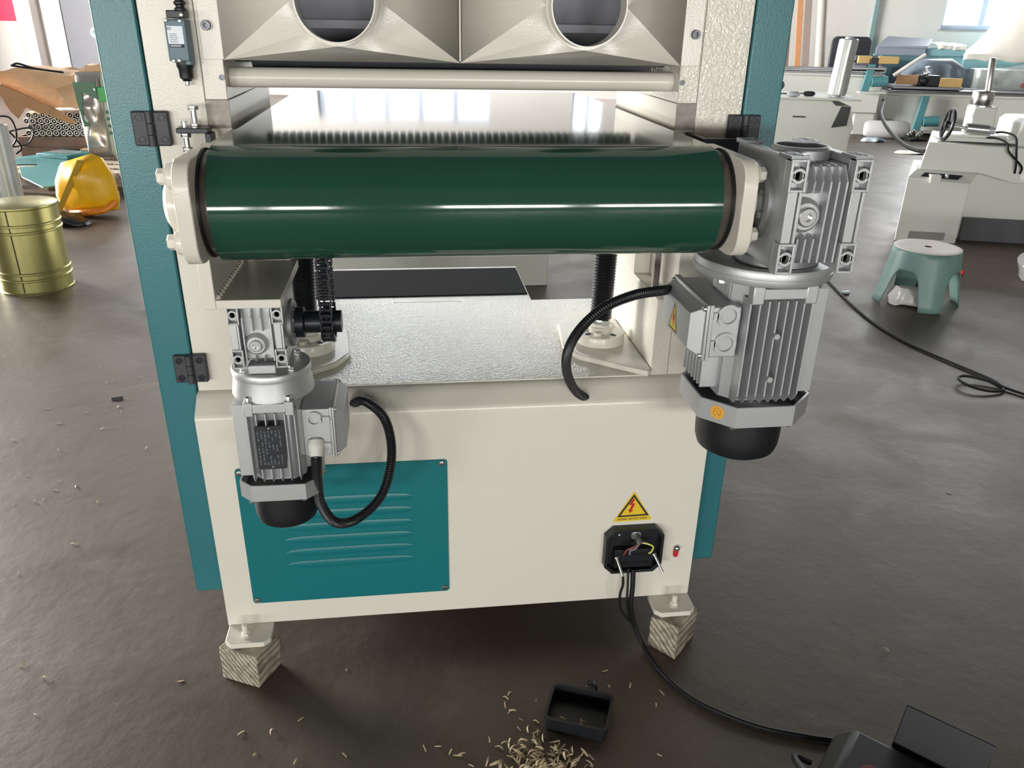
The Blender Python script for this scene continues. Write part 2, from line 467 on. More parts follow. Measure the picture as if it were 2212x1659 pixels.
rpart('door_frame', MB().box(-14.62, -14.55, T1-.07, T1, 0, 2.36).box(-13.3, -13.23, T1-.07, T1, 0, 2.36).box(-14.55, -13.3, T1-.07, T1, 2.3, 2.36), 'wall_warm', d1)

# ------------------------------------------------------------------ the wide-belt sander (one thing, many parts)
CX = 0.0885                                    # centre line of the machine
def sx(s, u): return CX+s*u
sander = thing('wide_belt_sander', 'cream and teal wide belt sander with green conveyor belt, standing on two wooden blocks', 'machine', (CX, 0.25, 0.0))
# base cabinet: front sheet, rolled upper edge, top plate
prof = [(0.0, 0.095), (0.0, 0.545)]
for k in range(5):
    a = R(180-12*k-4); prof.append((0.014+0.014*math.cos(a), 0.552+0.014*math.sin(a)))
prof += [(0.026, 0.580), (0.034, 0.5875), (0.044, 0.590), (0.51, 0.590), (0.51, 0.095)]
base = part('base_cabinet', MB().prism(prof, 'x', -0.388, 0.565), 'white', sander, angle=50)
part('top_plate', MB().box(-0.27, 0.447, 0.046, 0.512, 0.586, 0.5925), 'white_peel', sander, bevel=.001)
# columns
for s in (-1, 1):
    U = lambda a, b, *r: (sx(s, a), sx(s, b), *r)
    mb = MB().box(*U(.3968, .4765, .05, .46, .586, 1.76))
    mb.box(*U(.3625, .3962, .05, .46, .586, .742)).box(*U(.3625, .3962, .05, .46, 1.0855, 1.76)).box(*U(.3625, .3962, .22, .46, .742, 1.0855))
    part('column', mb, 'white_peel' if s > 0 else 'white', sander, bevel=.0014)
    g = part('guide_bar', MB().box(*U(.3617, .3966, .052, .43, .96, 1.0850)), 'white', sander, bevel=.0008)
    part('bar_end', MB().box(*U(.3620, .3964, .0495, .0525, 1.043, 1.0845)), 'raw', g, label='raw unpainted steel end of the guide bar')
    part('guide_strip', MB().box(*U(.351, .3625, .052, .064, .752, .945)), 'raw', sander, label='raw steel strip beside the dark slot')
    # teal side door with its hinges
    door = part('side_door', MB().box(*U(.4785, .5415, .046, .74, .147, 1.76)), 'teal_door', sander, bevel=.003)
    zs = [1.043, .637] if s < 0 else [1.043]
    for zh in zs:
        uh = .4805
        h = part('hinge', MB().box(*U(uh+.002, uh+.0275, .0375, .0465, zh-.026, zh+.026)), 'hinge', sander, bevel=.0025)
        part('hinge_leaf', MB().box(*U(uh-.0275, uh-.002, .0375, .0505, zh-.026, zh+.026)), 'hinge', h, bevel=.0025)
        part('hinge_knuckle', MB().cyl((sx(s, uh), .036, zh-.026), (sx(s, uh), .036, zh-.009), .0062, 14).cyl((sx(s, uh), .036, zh-.008), (sx(s, uh), .036, zh+.008), .0062, 14)
             .cyl((sx(s, uh), .036, zh+.009), (sx(s, uh), .036, zh+.026), .0062, 14), 'hinge', h)
        for du in (-.017, .017):
            for dz in (-.0165, .0165):
                piece('screw', 'hinge_screw', flat_socket(.0062), 'darksteel', h, (sx(s, uh+du), .0374, zh+dz), (0, -1, 0))
    # latch ring on the outer edge of the door
    zl = 1.178 if s < 0 else 1.115
    part('latch_ring', MB().ring((sx(s, .5445), .062, zl), (0, 1, 0), .004, .0075, .004, 16), 'zinc' if s < 0 else 'black', sander)
# feet of the base
for x0, x1, bx, by in ((-.386, -.299, -.348, -.033), (.478, .565, .524, -.034)):
    pl = [(x0, .004), (x1, .004), (x1, -.045), (x1-.012, -.057), (x0+.012, -.057), (x0, -.045)]
    ft = part('foot_bracket', MB().prism(pl, 'z', .0832, .0945), 'white_plain', sander, bevel=.0015)
    piece('nut', 'foot_nut', hex_bolt(.0085, .010), 'white_plain', ft, (bx, by, .0945))
    part('foot_bolt', MB().cyl((bx, by, .10), (bx, by, .121), .0058, 14), 'white_plain', ft, bevel=.001)
# teal louvred panel on the front
pn = part('access_panel', MB().prism(rrect(-.333, .0545, .146, .4535, .006), 'y', -.0022, .0003), 'teal', sander, label='teal louvred access panel')
for x, z in ((.044, .446), (.0445, .155), (-.325, .154), (-.325, .445)):
    piece('screw', 'panel_screw', pan_screw(.0062, .0035), 'steel', pn, (x, -.0022, z), (0, -1, 0))
def louvre(mb):
    n, k = 18, 7
    vs = []; fs = []
    for i in range(n+1):
        t = -1+2*i/n; w = math.sqrt(max(0, 1-abs(t)**5))
        for j in range(k+1):
            a = math.pi*j/k
            vs.append((t*.125, math.cos(a)*.0095*w, math.sin(a)*.0026*w))
    for i in range(n):
        for j in range(k): fs.append((i*(k+1)+j, i*(k+1)+j+1, (i+1)*(k+1)+j+1, (i+1)*(k+1)+j))
    mb.add(vs, fs)
for k in range(6):
    o = piece('louvre', 'louvre', louvre, 'teal', pn, (-.135, -.0021, .377-.0287*k), (0, -1, 0))
    # long axis along x, bulging to the front
    w = Matrix.Translation((-.135, -.0021, .377-.0287*k)) @ Matrix(((1,0,0,0),(0,0,-1,0),(0,1,0,0),(0,0,0,1)))
    o.matrix_local = WM[pn.name].inverted() @ w; WM[o.name] = w
# hood with two round dust outlets
hood = part('dust_hood', MB().box(-.272, .449, .044, .30, 1.313, 1.42), 'white', sander, bevel=.002)
for s in (-1, 1):
    cx = CX+s*.1815; cz = 1.2275; rr = .0560; x0, x1 = (-.272, CX) if s < 0 else (CX, .449); z0, z1 = 1.1435, 1.313
    N = 8; ro = rr*1.0824; yb, yc = .045, -.034
    C4 = [(x1, yb, z1), (x0, yb, z1), (x0, yb, z0), (x1, yb, z0)]
    circ = [(cx+ro*math.cos(2*math.pi*i/N), yc, cz+ro*math.sin(2*math.pi*i/N)) for i in range(N)]
    fs = []
    q = N//4
    for k in range(4):
        for i in range(k*q, (k+1)*q): fs.append((N+k, (i+1) % N, i))
    for k in range(4): fs.append((N+k, N+(k+1) % 4, ((k+1)*q) % N))
    fs = [tuple(reversed(f)) for f in fs]
    t = part('hood_transition', MB().add(circ+C4, fs), 'white', hood, angle=3)
    md = t.modifiers.new('solid', 'SOLIDIFY'); md.thickness = .0012
    c = part('outlet_collar', MB().ring((cx, -.058, cz), (0, 1, 0), rr-.0014, rr+.0006, .034, 48).ring((cx, yc-.0004, cz), (0, 1, 0), rr, ro*.995, .001, 48), 'white', hood)
    zz = cz
    part('hood_flange', MB().box(*((-.302, -.2705) if s < 0 else (.4485, .481)), .0455, .0502, 1.1440, 1.40), 'white', hood, bevel=.0006)
    piece('screw', 'flange_screw', socket_screw(.0072, .007), 'knurl', hood, (-.291 if s < 0 else .468, .0455, 1.1912), (0, -1, 0))
    piece('washer', 'flange_washer', lambda mb: mb.ring((0, 0, 0), (0, 0, 1), .0072, .0095, .0015, 20), 'white', hood, (-.291 if s < 0 else .468, .0455, 1.1912), (0, -1, 0))
    piece('set_screw', 'set_screw', flat_socket(.0045), 'knurl', sander, (-.279 if s < 0 else .456, .0499, 1.118), (0, -1, 0))
part('hood_seam', MB().tube([(CX, .043, 1.146), (CX, .0425, 1.20), (CX, .0425, 1.30)], .0016, 8), 'white', hood)
M['drum'] = mat('grey_abrasive_drum', 'a3a4ad', 0.6, 0.2)  # light grey chosen for haze; the haze is in the colour
part('abrasive_drum', MB().cyl((-.262, .235, 1.245), (.439, .235, 1.245), .095, 48), 'drum', sander)
part('inner_beam', MB().box(-.265, .442, .10, .118, 1.19, 1.202).box(-.265, .442, .12, .135, 1.255, 1.262), 'drum', sander)
part('head_body', MB().box(-.272, .449, .345, .46, 1.135, 1.76).box(-.272, .449, .05, .46, 1.425, 1.76), 'white', sander, bevel=.002)
part('pressure_bar', MB().cyl((-.2735, .09, 1.1165), (.4505, .09, 1.1165), .0152, 32), 'white', sander, label='cream pressure bar across the opening')
part('feed_roller', MB().cyl((-.245, .142, 1.148), (.424, .142, 1.148), .0205, 32).cyl((-.273, .142, 1.148), (.450, .142, 1.148), .011, 20), 'knurl', sander, label='grey knurled roller behind the bar')
mb = MB()
for k in range(51): mb.box(-.257+k*.0137, -.257+k*.0137+.0088, .270, .300, 1.104, 1.135)
o = part('pressure_shoes', mb, 'darksteel', sander); o['kind'] = 'stuff'
part('shoe_beam', MB().box(-.262, .439, .262, .34, 1.128, 1.15), 'darksteel', sander)

# ---- conveyor table
RY, RZ, RR, BY = -.199, .976, .0755, .72
bx0, bx1 = -.2500, .4215
def stadium(r, n=40):
    o = [(BY+r*math.cos(R(-90+180*i/n)), RZ+r*math.sin(R(-90+180*i/n))) for i in range(n+1)]
    o += [(RY+r*math.cos(R(90+180*i/n)), RZ+r*math.sin(R(90+180*i/n))) for i in range(n+1)]
    return o
so, si = stadium(RR), stadium(RR-.003)
n = len(so); vs = []; fs = []
for x in (bx0, bx1): vs += [(x, *p) for p in so]+[(x, *p) for p in si]
for i in range(n):
    j = (i+1) % n
    fs += [(i, 2*n+i, 2*n+j, j), (n+j, 3*n+j, 3*n+i, n+i), (i, j, n+j, n+i), (2*n+j, 2*n+i, 3*n+i, 3*n+j)]
belt = part('conveyor_belt', MB().add(vs, fs), 'belt', sander, angle=50, label='glossy dark green conveyor belt')
for y in (RY, BY):
    part('drive_roller', MB().lathe([(.02, -.004), (.068, -.004), (RR-.006, .003), (RR-.0032, .012), (RR-.0032, .679), (RR-.006, .688), (.068, .694), (.02, .694)], (-.2562, y, RZ), (1, 0, 0), 64), 'roller_steel', sander, label='worn steel belt roller')
part('table_bed', MB().box(-.247, .4185, -.12, .64, 1.0, RZ+RR-.004), 'white_plain', sander)
for s in (-1, 1):
    U = lambda a, b, *r: (sx(s, a), sx(s, b), *r)
    part('table_rail', MB().box(*U(.3400, .3512, -.155, .70, 1.006, 1.0435)), 'white', sander, bevel=.0008)
    pr = [(.042, 1.0425), (-.262, 1.0425), (-.274, 1.040), (-.284, 1.033), (-.2895, 1.022), (-.291, 1.008), (-.291, .945), (-.2895, .934), (-.284, .922), (-.272, .914), (-.255, .911), (-.13, .911), (.042, .945)]
    bp = part('bearing_plate', MB().prism(pr, 'x', sx(s, .3520), sx(s, .3620)+s*.0), 'white', sander, bevel=.0015)
    pr2 = [(p[0], p[1]) for p in pr[1:12]]
    part('plate_pad', MB().prism([(-.115, 1.0430)]+[(p[0]-.0004, p[1]+(.0005 if p[1] > .98 else -.0005)) for p in pr2]+[(-.115, .9105)], 'x', sx(s, .3519), sx(s, .3715)), 'white', bp, bevel=.0015)
    bb = part('bearing_block', MB().lathe([(.055, 0), (.054, .012), (.040, .016), (.037, .026), (.028, .032), (.012, .034), (0, .034)], (sx(s, .3715), RY, RZ), (s, 0, 0), 32), 'white', bp)
    for dy in (-.040, .040):
        for dz in (-.042, .042):
            part('bolt_boss', MB().lathe([(.019, 0), (.0165, .016), (.0150, .018)], (sx(s, .3715), RY+dy, RZ+dz), (s, 0, 0), 20), 'white', bb)
            piece('bolt', 'bearing_bolt', hex_bolt(.0105, .0115, 1.2), 'white_plain', bb, (sx(s, .3895), RY+dy, RZ+dz), (s, 0, 0))
            piece('bolt_end', 'bearing_bolt_end', lambda mb: mb.lathe([(.0062, 0), (.0062, .005), (.005, .006), (.0028, .006), (.0028, .003), (0, .003)], (0,0,0), (0,0,1), 16), 'zinc', bp, (sx(s, .3520), RY+dy*.95, RZ+dz), (-s, 0, 0))
    part('gap_shade', MB().cyl((sx(s, .3490), RY, RZ), (sx(s, .3521), RY, RZ), .0715, 40), 'black', bp)  # black disc stands for the shaded gap beside the belt
# motor bracket below the left bearing plate
br = part('motor_bracket', MB().box(-.2835, -.2660, -.232, -.03, .838, .912).box(-.2660, -.1795, -.232, -.03, .838, .8505), 'white', sander, bevel=.0012)
mb = MB()
random.seed(3)
for k in range(14): mb.lathe([(.002, -.004), (.0042, 0), (.002, .004)], (-.2645, -.222+k*.0135, .852), (.2, 1, .15), 7)
part('weld_bead', mb, 'white', br)
# table adjuster at the left
ad = part('adjuster_bracket', MB().box(-.347, -.300, .004, .034, 1.0405, 1.0480).box(-.3055, -.296, .004, .034, 1.012, 1.0405), 'darksteel', sander, bevel=.001, label='black steel adjuster bracket with two hex bolts')
part('stud', MB().cyl((-.3205, .018, 1.048), (-.3205, .018, 1.078), .0042, 14), 'zinc', ad)
piece('bolt_head', 'adj_head', hex_bolt(.0078, .0065, .98), 'zinc', ad, (-.3205, .018, 1.0735))
piece('nut', 'adj_nut', hex_bolt(.0078, .0065, .98), 'zinc', ad, (-.3205, .018, 1.048))
part('stud', MB().cyl((-.3365, .018, 1.015), (-.3365, .018, 1.057), .0042, 14), 'zinc', ad)
piece('nut', 'adj_nut', hex_bolt(.0078, .0065, .98), 'zinc', ad, (-.3365, .018, 1.0335))
piece('bolt_head', 'adj_head', hex_bolt(.0078, .0065, .98), 'zinc', ad, (-.3365, .018, 1.012))
# torque arm behind the right gearbox
part('torque_arm', MB().box(.4705, .560, -.040, -.030, .93, 1.040).box(.4705, .4795, -.030, .049, .95, 1.040), 'darksteel', sander, bevel=.001, label='black steel torque arm')

# ---- screw jacks on the base
for s in (-1, 1):
    jx, jy = sx(s, .2965), .205
    g = [(.3625, .045), (.3625, .33), (.300, .405), (.225, .305), (.213, .175), (.237, .125), (.352, .033)]
    gp = part('gusset_plate', MB().prism([(sx(s, p[0]), p[1]) for p in g], 'z', .5926, .6050), 'white', sander, bevel=.004, seg=3)
    fl = part('jack_flange', MB().lathe([(.0515, 0), (.0515, .018), (.0500, .0205), (.026, .0205), (.026, .019), (0, .019)], (jx, jy, .605), (0, 0, 1), 40), 'white', sander)
    for a in (20, 140, 260) if s < 0 else (40, 160, 250):
        p = (jx+.035*math.cos(R(a)), jy+.035*math.sin(R(a)), .6255)
        piece('bolt', 'jack_bolt', hex_bolt(.0085, .008, 1.35), 'white_plain', fl, p)
        p2 = (jx+.036*math.cos(R(a+55)), jy+.036*math.sin(R(a+55)), .6252)
        piece('slot', 'jack_slot', lambda mb: mb.prism(rrect(-.007, .007, -.005, .005, .0045), 'z', 0, .0006), 'hole_dark', fl, p2, spin=R(a+55))
    cl = part('jack_collar', MB().lathe([(.026, 0), (.025, .010), (.021, .013), (.021, .030)], (jx, jy, .6255), (0, 0, 1), 28), 'white', fl)
    part('hose_clamp', MB().lathe([(.0225, .0), (.0228, .001), (.0228, .009), (.0225, .010)], (jx, jy, .645), (0, 0, 1), 28).box(jx-.004, jx+.010, jy-.030, jy-.020, .645, .656), 'zinc', fl, bevel=.0005)
    pf = []
    z = 0; k = 0
    while z < .345:
        pf.append(((.0225 if k % 2 else .0196), z)); z += .0031; k += 1
    part('bellows', MB().lathe(pf, (jx, jy, .652), (0.02, 0, 1), 28), 'rubber', sander, angle=20, label='black corrugated screw cover')

# ---- gear motors
def lug(mb, x0, x1, z0, z1, yf, dep, flip=1):
    # pocketed mounting pad facing -y: rim bars, a round eye and cross webs
    w = (x1-x0); t = w*.15; cz = (z0+z1)/2; cx = (x0+x1)/2
    mb.box(x0, x1, yf+dep, yf+dep+.002, z0, z1)
    mb.box(x0, x0+t, yf, yf+dep, z0, z1).box(x1-t, x1, yf, yf+dep, z0, z1)
    mb.box(x0+t, x1-t, yf, yf+dep, z0, z0+t).box(x0+t, x1-t, yf, yf+dep, z1-t, z1)
    mb.ring((cx, yf, cz), (0, 1, 0), w*.24, w*.42, dep*.9, 20)
    h = w*.36
    mb.box(x0+t, cx-w*.2, yf, yf+dep, cz-h*.45, cz+h*.45).box(cx+w*.2, x1-t, yf, yf+dep, cz-h*.45, cz+h*.45)

def gearbox(name, label, x0, x1, yf, yb, z0, z1, m, big):
    w = x1-x0; lw = w*.215; lh = lw*1.75
    s = 1.0 if big else .68
    gb = part(name, MB().box(x0+.004*s, x0+lw*.8, yf+.0175*s, yb, z0, z1).box(x1-lw*.8, x1-.004*s, yf+.0175*s, yb, z0, z1)
              .box(x0+lw*.8, x1-lw*.8, yf+.026*s, yb-.01*s, z0+.012*s, z1-.012*s), 'alu', sander, bevel=.0018*s, label=label)
    for (a, b) in ((x0, x0+lw), (x1-lw, x1)):
        for (c, d) in ((z1-lh, z1), (z0, z0+lh)):
            mb = MB(); lug(mb, a, b, c, d, yf, .017*s); pd = part('mounting_pad', mb, 'alu', gb, bevel=.0006); part('hole_shade', MB().lathe([(lw*.25, 0), (0, 0)], ((a+b)/2, yf+.009*s, (c+d)/2), (0, -1, 0), 18), 'hole_dark', pd)  # dark disc paints the shade in the depth of the hole
        part('corner_rail', MB().box(a+lw*.12, b-lw*.32, yf+.004*s, yf+.019*s, z0+lh, z1-lh).box(b-lw*.28, b-lw*.1, yf+.001*s, yf+.018*s, z0+lh, z1-lh), 'alu', gb, bevel=.0006)
    n = 6 if big else 4
    xs = [x0+lw*1.16+(w-2.32*lw)*i/(n-1) for i in range(n)]
    px, pz = x0+w*(.33 if big else .44), z0+(z1-z0)*(.50 if big else .34)
    pr = .0135*s
    for i, x in enumerate(xs):
        segs = [(z0+.008*s, z1-.010*s)]
        if abs(x-px) < pr*1.3:
            segs = [(z0+.008*s, pz-pr*1.9), (pz+pr*2.0, z1-.010*s)]
        for (c, d) in segs:
            top = d > z1-.02*s
            pts = [(yf+.030*s, c), (yf+.008*s, c+.006*s), (yf+.006*s, d-(.020*s if top else .004)), (yf+.020*s, d), (yf+.060*s if top else yf+.03*s, d)]
            part('fin', MB().prism(pts, 'x', x-.0013*s, x+.0013*s), 'alu', gb)
    part('plug_boss', MB().lathe([(pr*1.9, -.03*s), (pr*1.75, -.006*s), (pr*1.35, 0), (pr*1.0, .0)], (px, yf+.012*s, pz), (0, -1, 0), 24), 'alu', gb)
    part('oil_plug', MB().lathe([(pr*1.0, 0), (pr*1.0, .006*s), (pr*.86, .0075*s), (pr*.45, .0075*s), (pr*.45, .002*s), (0, .002*s)], (px, yf+.013*s, pz), (0, -1, 0), 22), 'zinc', gb)
    # end pads on the top and the round bearing cover
    yc = (yf+yb)/2
    for (a, b) in ((x0, x0+lw), (x1-lw, x1)):
        for (c, d) in ((yf+.004*s, yf+.004*s+lh*.9), (yb-lh*.9, yb)):
            mb = MB()
            lug(mb, a, b, c, d, 0, .004*s)
            mb.v = [(v[0], v[2], z1+.0035*s-v[1]) for v in mb.v]; mb.f = [tuple(reversed(f)) for f in mb.f]
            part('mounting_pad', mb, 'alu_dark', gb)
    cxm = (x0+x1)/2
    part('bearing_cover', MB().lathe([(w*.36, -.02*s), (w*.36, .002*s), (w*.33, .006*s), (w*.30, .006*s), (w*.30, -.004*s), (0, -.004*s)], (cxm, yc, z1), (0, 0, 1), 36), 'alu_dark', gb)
    piece('bolt', 'cover_bolt%d' % big, hex_bolt(.0062*s, .008*s), 'zinc', gb, (cxm-w*.20, yf+.034*s, z1-.006*s))
    # round output flange towards m side
    xo = x1 if m > 0 else x0
    oy, oz = ((RY, RZ) if big else (-.135, .782))
    fr = .056 if big else .036
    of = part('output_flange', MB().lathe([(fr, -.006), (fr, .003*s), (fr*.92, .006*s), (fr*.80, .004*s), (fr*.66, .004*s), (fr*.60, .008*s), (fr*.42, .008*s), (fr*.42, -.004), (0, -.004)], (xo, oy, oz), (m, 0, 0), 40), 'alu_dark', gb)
    for k in range(8):
        a = R(45*k+20)
        part('flange_rib', MB().box(-.004*s, .004*s, -.0025*s, .0025*s, 0, .006*s).xf(Matrix.Translation((xo+m*.003*s, oy+fr*.75*math.cos(a), oz+fr*.75*math.sin(a))) @ Matrix.Rotation(R(90)*m, 4, 'Y') @ Matrix.Rotation(a, 4, 'Z')), 'alu_dark', of)
    if not big:
        part('worm_neck', MB().box(x0+w*.24, x1-w*.24, yf+.006, yf+.03, z0-.012, z0+.002), 'alu', gb, bevel=.002)
    return gb

def motor(label, ax, ay, m, D):
    X = lambda u: ax+m*u
    f, d, c = D['f'], D['d'], D['c']                 # half fin span, front tip distance, core half width
    zf0, zf1, zt = D['fin']; s = D['s']
    mo = part('motor_housing', MB().prism([(ax-c, ay-c*.6), (ax-c*.6, ay-c), (ax+c*.6, ay-c), (ax+c, ay-c*.6), (ax+c, ay+c*.6), (ax+c*.6, ay+c), (ax-c*.6, ay+c), (ax-c, ay+c*.6)], 'z', zf0-.006*s, zt), 'alu', sander, bevel=.003*s, label=label)
    nf = D['nf']
    for i in range(nf):
        u = -f+2*f*i/(nf-1); e = abs(u/f)
        yt = ay-d+.004*s*e*e
        part('fin', MB().prism([(yt, zf0+.016*s), (yt, zf1), (ay-c+.004, zf1), (ay-c+.004, zf0), (yt+.012*s, zf0)], 'x', X(u)-.0012*s, X(u)+.0012*s), 'alu', mo)
    for sd in (-1, 1):
        for i in range(7):
            y = (ay-d*.60+2*d*.60*i/6) if sd < 0 else (ay-d*.28+d*.9*i/6)
            z1 = zf1+.008*s if sd < 0 else D['box'][2]-.008*s
            a, b = (X(sd*(c-.004)), X(sd*(d*.97)))
            part('side_fin', MB().box(a, b, y-.0013*s, y+.0013*s, zf0+.006*s, z1), 'alu', mo, bevel=.0008)
    # end shield bar across the front with its two bolt lugs
    es = part('end_shield', MB().box(ax-f*1.02, ax+f*1.02, ay-d-.002*s, ay-d+.014*s, zf1+.003*s, zt-.002*s)
         .box(ax-f*1.04, ax-f*.66, ay-d-.003*s, ay-d+.016*s, zf1-.004*s, zt+.002*s).box(ax+f*.66, ax+f*1.04, ay-d-.003*s, ay-d+.016*s, zf1-.004*s, zt+.002*s), 'alu', mo, bevel=.0018*s)
    part('shield_body', MB().lathe([(c*1.06, 0), (c*1.08, zt-zf1+.004*s)], (ax, ay, zf1-.004*s), (0, 0, 1), 32), 'alu', mo)
    for u in (-.84, .84):
        piece('screw', 'shield_screw%d' % nf, socket_screw(.0052*s+.001, .011*s), 'zinc', mo, (ax+u*f, ay-d+.006*s, zt+.001))
    # flange stack
    r = D['fr']; q = D['fl']
    if D['big']:
        pf = [(c*.8, zt-.002), (c*.95, q[0]-.006), (r*.70, q[0]), (r*.985, q[0]), (r, q[0]+.003), (r, q[1]-.0012), (r*.99, q[1]-.0006), (r*.99, q[1]+.0006), (r, q[1]+.0012), (r, q[2]-.003), (r*.985, q[2]), (r*.84, q[2]), (r*.84, q[2]-.004), (.05, q[2]-.004)]
    else:
        pf = [(r*.92, zt-.004), (r*1.04, q[0]-.030), (r*1.03, q[0]-.024), (r*.97, q[0]-.004), (r*.97, q[0]), (r*.995, q[0]), (r, q[0]+.002), (r, q[2]-.002), (r*.98, q[2]), (r*.92, q[2]), (.03, q[2])]
    fg = part('motor_flange', MB().lathe([(p[0], p[1]-zf0) for p in pf], (ax, ay, zf0), (0, 0, 1), 56), 'alu', mo)
    for a in ((205, 335) if D['big'] else (222, 318, 40, 140)):
        rr_ = r*(.80 if D['big'] else .80)
        zz = q[0]-.001 if D['big'] else q[2]
        piece('bolt', 'flange_bolt%d' % D['big'], hex_bolt(.0075*s, .010*s), 'zinc', fg, (ax+rr_*math.cos(R(a)), ay+rr_*math.sin(R(a)), zz), (0, 0, -1 if D['big'] else 1))
    # fan cowl: octagonal silver band above a black cap
    b0, b1 = D['band']; h = D['h']; k = D['k']
    def octo(hh, kk): return [(ax-kk, ay-hh), (ax+kk, ay-hh), (ax+hh, ay-kk), (ax+hh, ay+kk), (ax+kk, ay+hh), (ax-kk, ay+hh), (ax-hh, ay+kk), (ax-hh, ay-kk)]
    o1, o2 = octo(h, k), octo(h-.0035*s, k-.0015*s)
    vs = []; fs = []
    for z in (b0, b1): vs += [(p[0], p[1], z) for p in o1]+[(p[0], p[1], z) for p in o2]
    for i in range(8):
        j = (i+1) % 8
        fs += [(i, j, 16+j, 16+i), (8+j, 8+i, 24+i, 24+j), (16+i, 16+j, 24+j, 24+i), (j, i, 8+i, 8+j)]
    fc = part('fan_cowl', MB().add(vs, fs), 'alu', mo)
    part('cowl_floor', MB().prism(o2, 'z', b0, b0+.003), 'black', fc)
    part('fan_cap', MB().lathe([(0, 0), (D['cr']*.80, 0), (D['cr']*.93, .006*s), (D['cr']*.985, .018*s), (D['cr'], .034*s), (D['cr'], b0-D['cz']+.001)], (ax, ay, D['cz']), (0, 0, 1), 48), 'black', fc, label='black plastic fan cap')
    for (u, v) in ((-k*1.02, -h*.99), (h*.99, k*.6), (k*.9, -h*.99)):
        piece('screw', 'cowl_screw', pan_screw(.0042, .003), 'zinc', fc, (ax+u, ay+v*.96, b0-.0005), (0, 0, -1))
    # terminal box on the side u > 0
    u0, u1, z0, z1, y0, y1 = D['box']
    tb = part('terminal_box', MB().box(X(u0), X(u1), y0, y1, z0, z1).box(X(c*.8), X(u0+.002), y0+.012*s, y1-.01*s, z0-.004*s, z1-.004*s), 'alu', mo, bevel=.002*s)
    part('box_rim', MB().box(X(u1), X(u1+.0055*s), y0-.003*s, y1+.003*s, z0-.004*s, z1+.004*s), 'alu', tb, bevel=.0006)
    L0, L1 = u1+.006*s, u1+.0105*s
    vs = []; yy0, yy1, zz0, zz1 = y0-.003*s, y1+.003*s, z0-.004*s, z1+.004*s
    ins = .0165*s; L2 = u1+.031*s
    for (u, i) in ((L0, 0), (L1, 0), (L1+.0005, .004*s), (L2, ins)):
        vs += [(X(u), yy0+i, zz0+i), (X(u), yy1-i, zz0+i), (X(u), yy1-i, zz1-i), (X(u), yy0+i, zz1-i)]
    fs = []
    for q_ in range(3):
        for i in range(4):
            j = (i+1) % 4; fs.append((q_*4+i, q_*4+j, (q_+1)*4+j, (q_+1)*4+i))
    fs += [(3, 2, 1, 0), (12, 13, 14, 15)]
    if m > 0: fs = [tuple(reversed(x)) for x in fs]
    lid = part('box_lid', MB().add(vs, fs), 'alu', tb, bevel=.001)
    for y in (yy0+.007*s, yy1-.007*s):
        for z in (zz0+.007*s, zz1-.007*s):
            piece('screw', 'lid_screw%d' % D['big'], pan_screw(.0042*s+.0006, .006*s), 'zinc', tb, (X(L1), y, z), (m, 0, 0))
    kr = .0125*s
    for (u, z) in D['knock']:
        part('knockout', MB().ring((X(u), y0-.005, z), (0, 1, 0), kr, kr*1.42, .0054, 28).box(X(u+kr*1.25), X(u1), y0-.005, y0, z-kr*.42, z+kr*.42)
             .lathe([(kr*.86, 0), (kr*.86, .0012), (0, .0012)], (X(u), y0, z), (0, -1, 0), 24), 'alu', tb)
    return mo, tb, lid, fc

gearbox('gearbox', 'large cast aluminium worm gearbox', .497, .611, -.300, -.108, .8925, 1.0475, -1, 1)
mR, tbR, lidR, fcR = motor('large grey electric motor hanging at the right', .541, -.165, -1, dict(
    f=.048, d=.090, c=.061, fin=(.668, .838, .860), s=1.0, nf=8, fr=.1045, fl=(.8615, .873, .8845), big=1,
    band=(.631, .666), h=.0915, k=.0475, cr=.070, cz=.551, box=(.052, .096, .742, .823, -.231, -.075), knock=[(.073, .810), (.073, .7655)]))
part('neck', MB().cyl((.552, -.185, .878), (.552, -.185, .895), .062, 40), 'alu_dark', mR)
for z in (.785, .715):
    part('fin_stud', MB().cyl((.536, -.262, z), (.536, -.250, z), .0045, 12), 'alu', mR)
gearbox('gearbox', 'small cast aluminium worm gearbox', -.2585, -.1815, -.217, -.085, .742, .838, 1, 0)
mL, tbL, lidL, fcL = motor('small grey electric motor hanging at the left', -.2145, -.165, 1, dict(
    f=.0345, d=.060, c=.040, fin=(.552, .672, .690), s=.68, nf=6, fr=.0585, fl=(.7185, .724, .7295), big=0,
    band=(.5225, .550), h=.0605, k=.041, cr=.0505, cz=.459, box=(.042, .0835, .586, .666, -.202, -.095), knock=[(.0605, .651), (.0605, .606)]))
# name plate on the small motor (flat print: rows of illegible lines)
npl = part('name_plate', MB().prism(rrect(-.2385, -.1965, .5805, .6535, .003), 'y', -.2275, -.2262), 'ink', mL, label='black name plate with columns of small print')
random.seed(9)
M['faint'] = mat('faint_plate_print', '5d6468', 0.5)
mb = MB()
for i, x in enumerate((-.2345, -.2290, -.2240, -.2190, -.2140, -.2085, -.2030)):
    z = .588
    while z < .645:
        L = random.uniform(.001, .006)
        if random.random() < .7: mb.box(x-.0009, x+.0009, -.2277, -.2275, z, min(z+L, .646))
        z += L+random.uniform(.0008, .003)
part('plate_print', mb, 'faint', npl)
for z in (.6495, .5845): part('rivet', MB().lathe([(.0016, 0), (.001, .0008), (0, .001)], (-.2175, -.2275, z), (0, -1, 0), 10), 'zinc', npl)
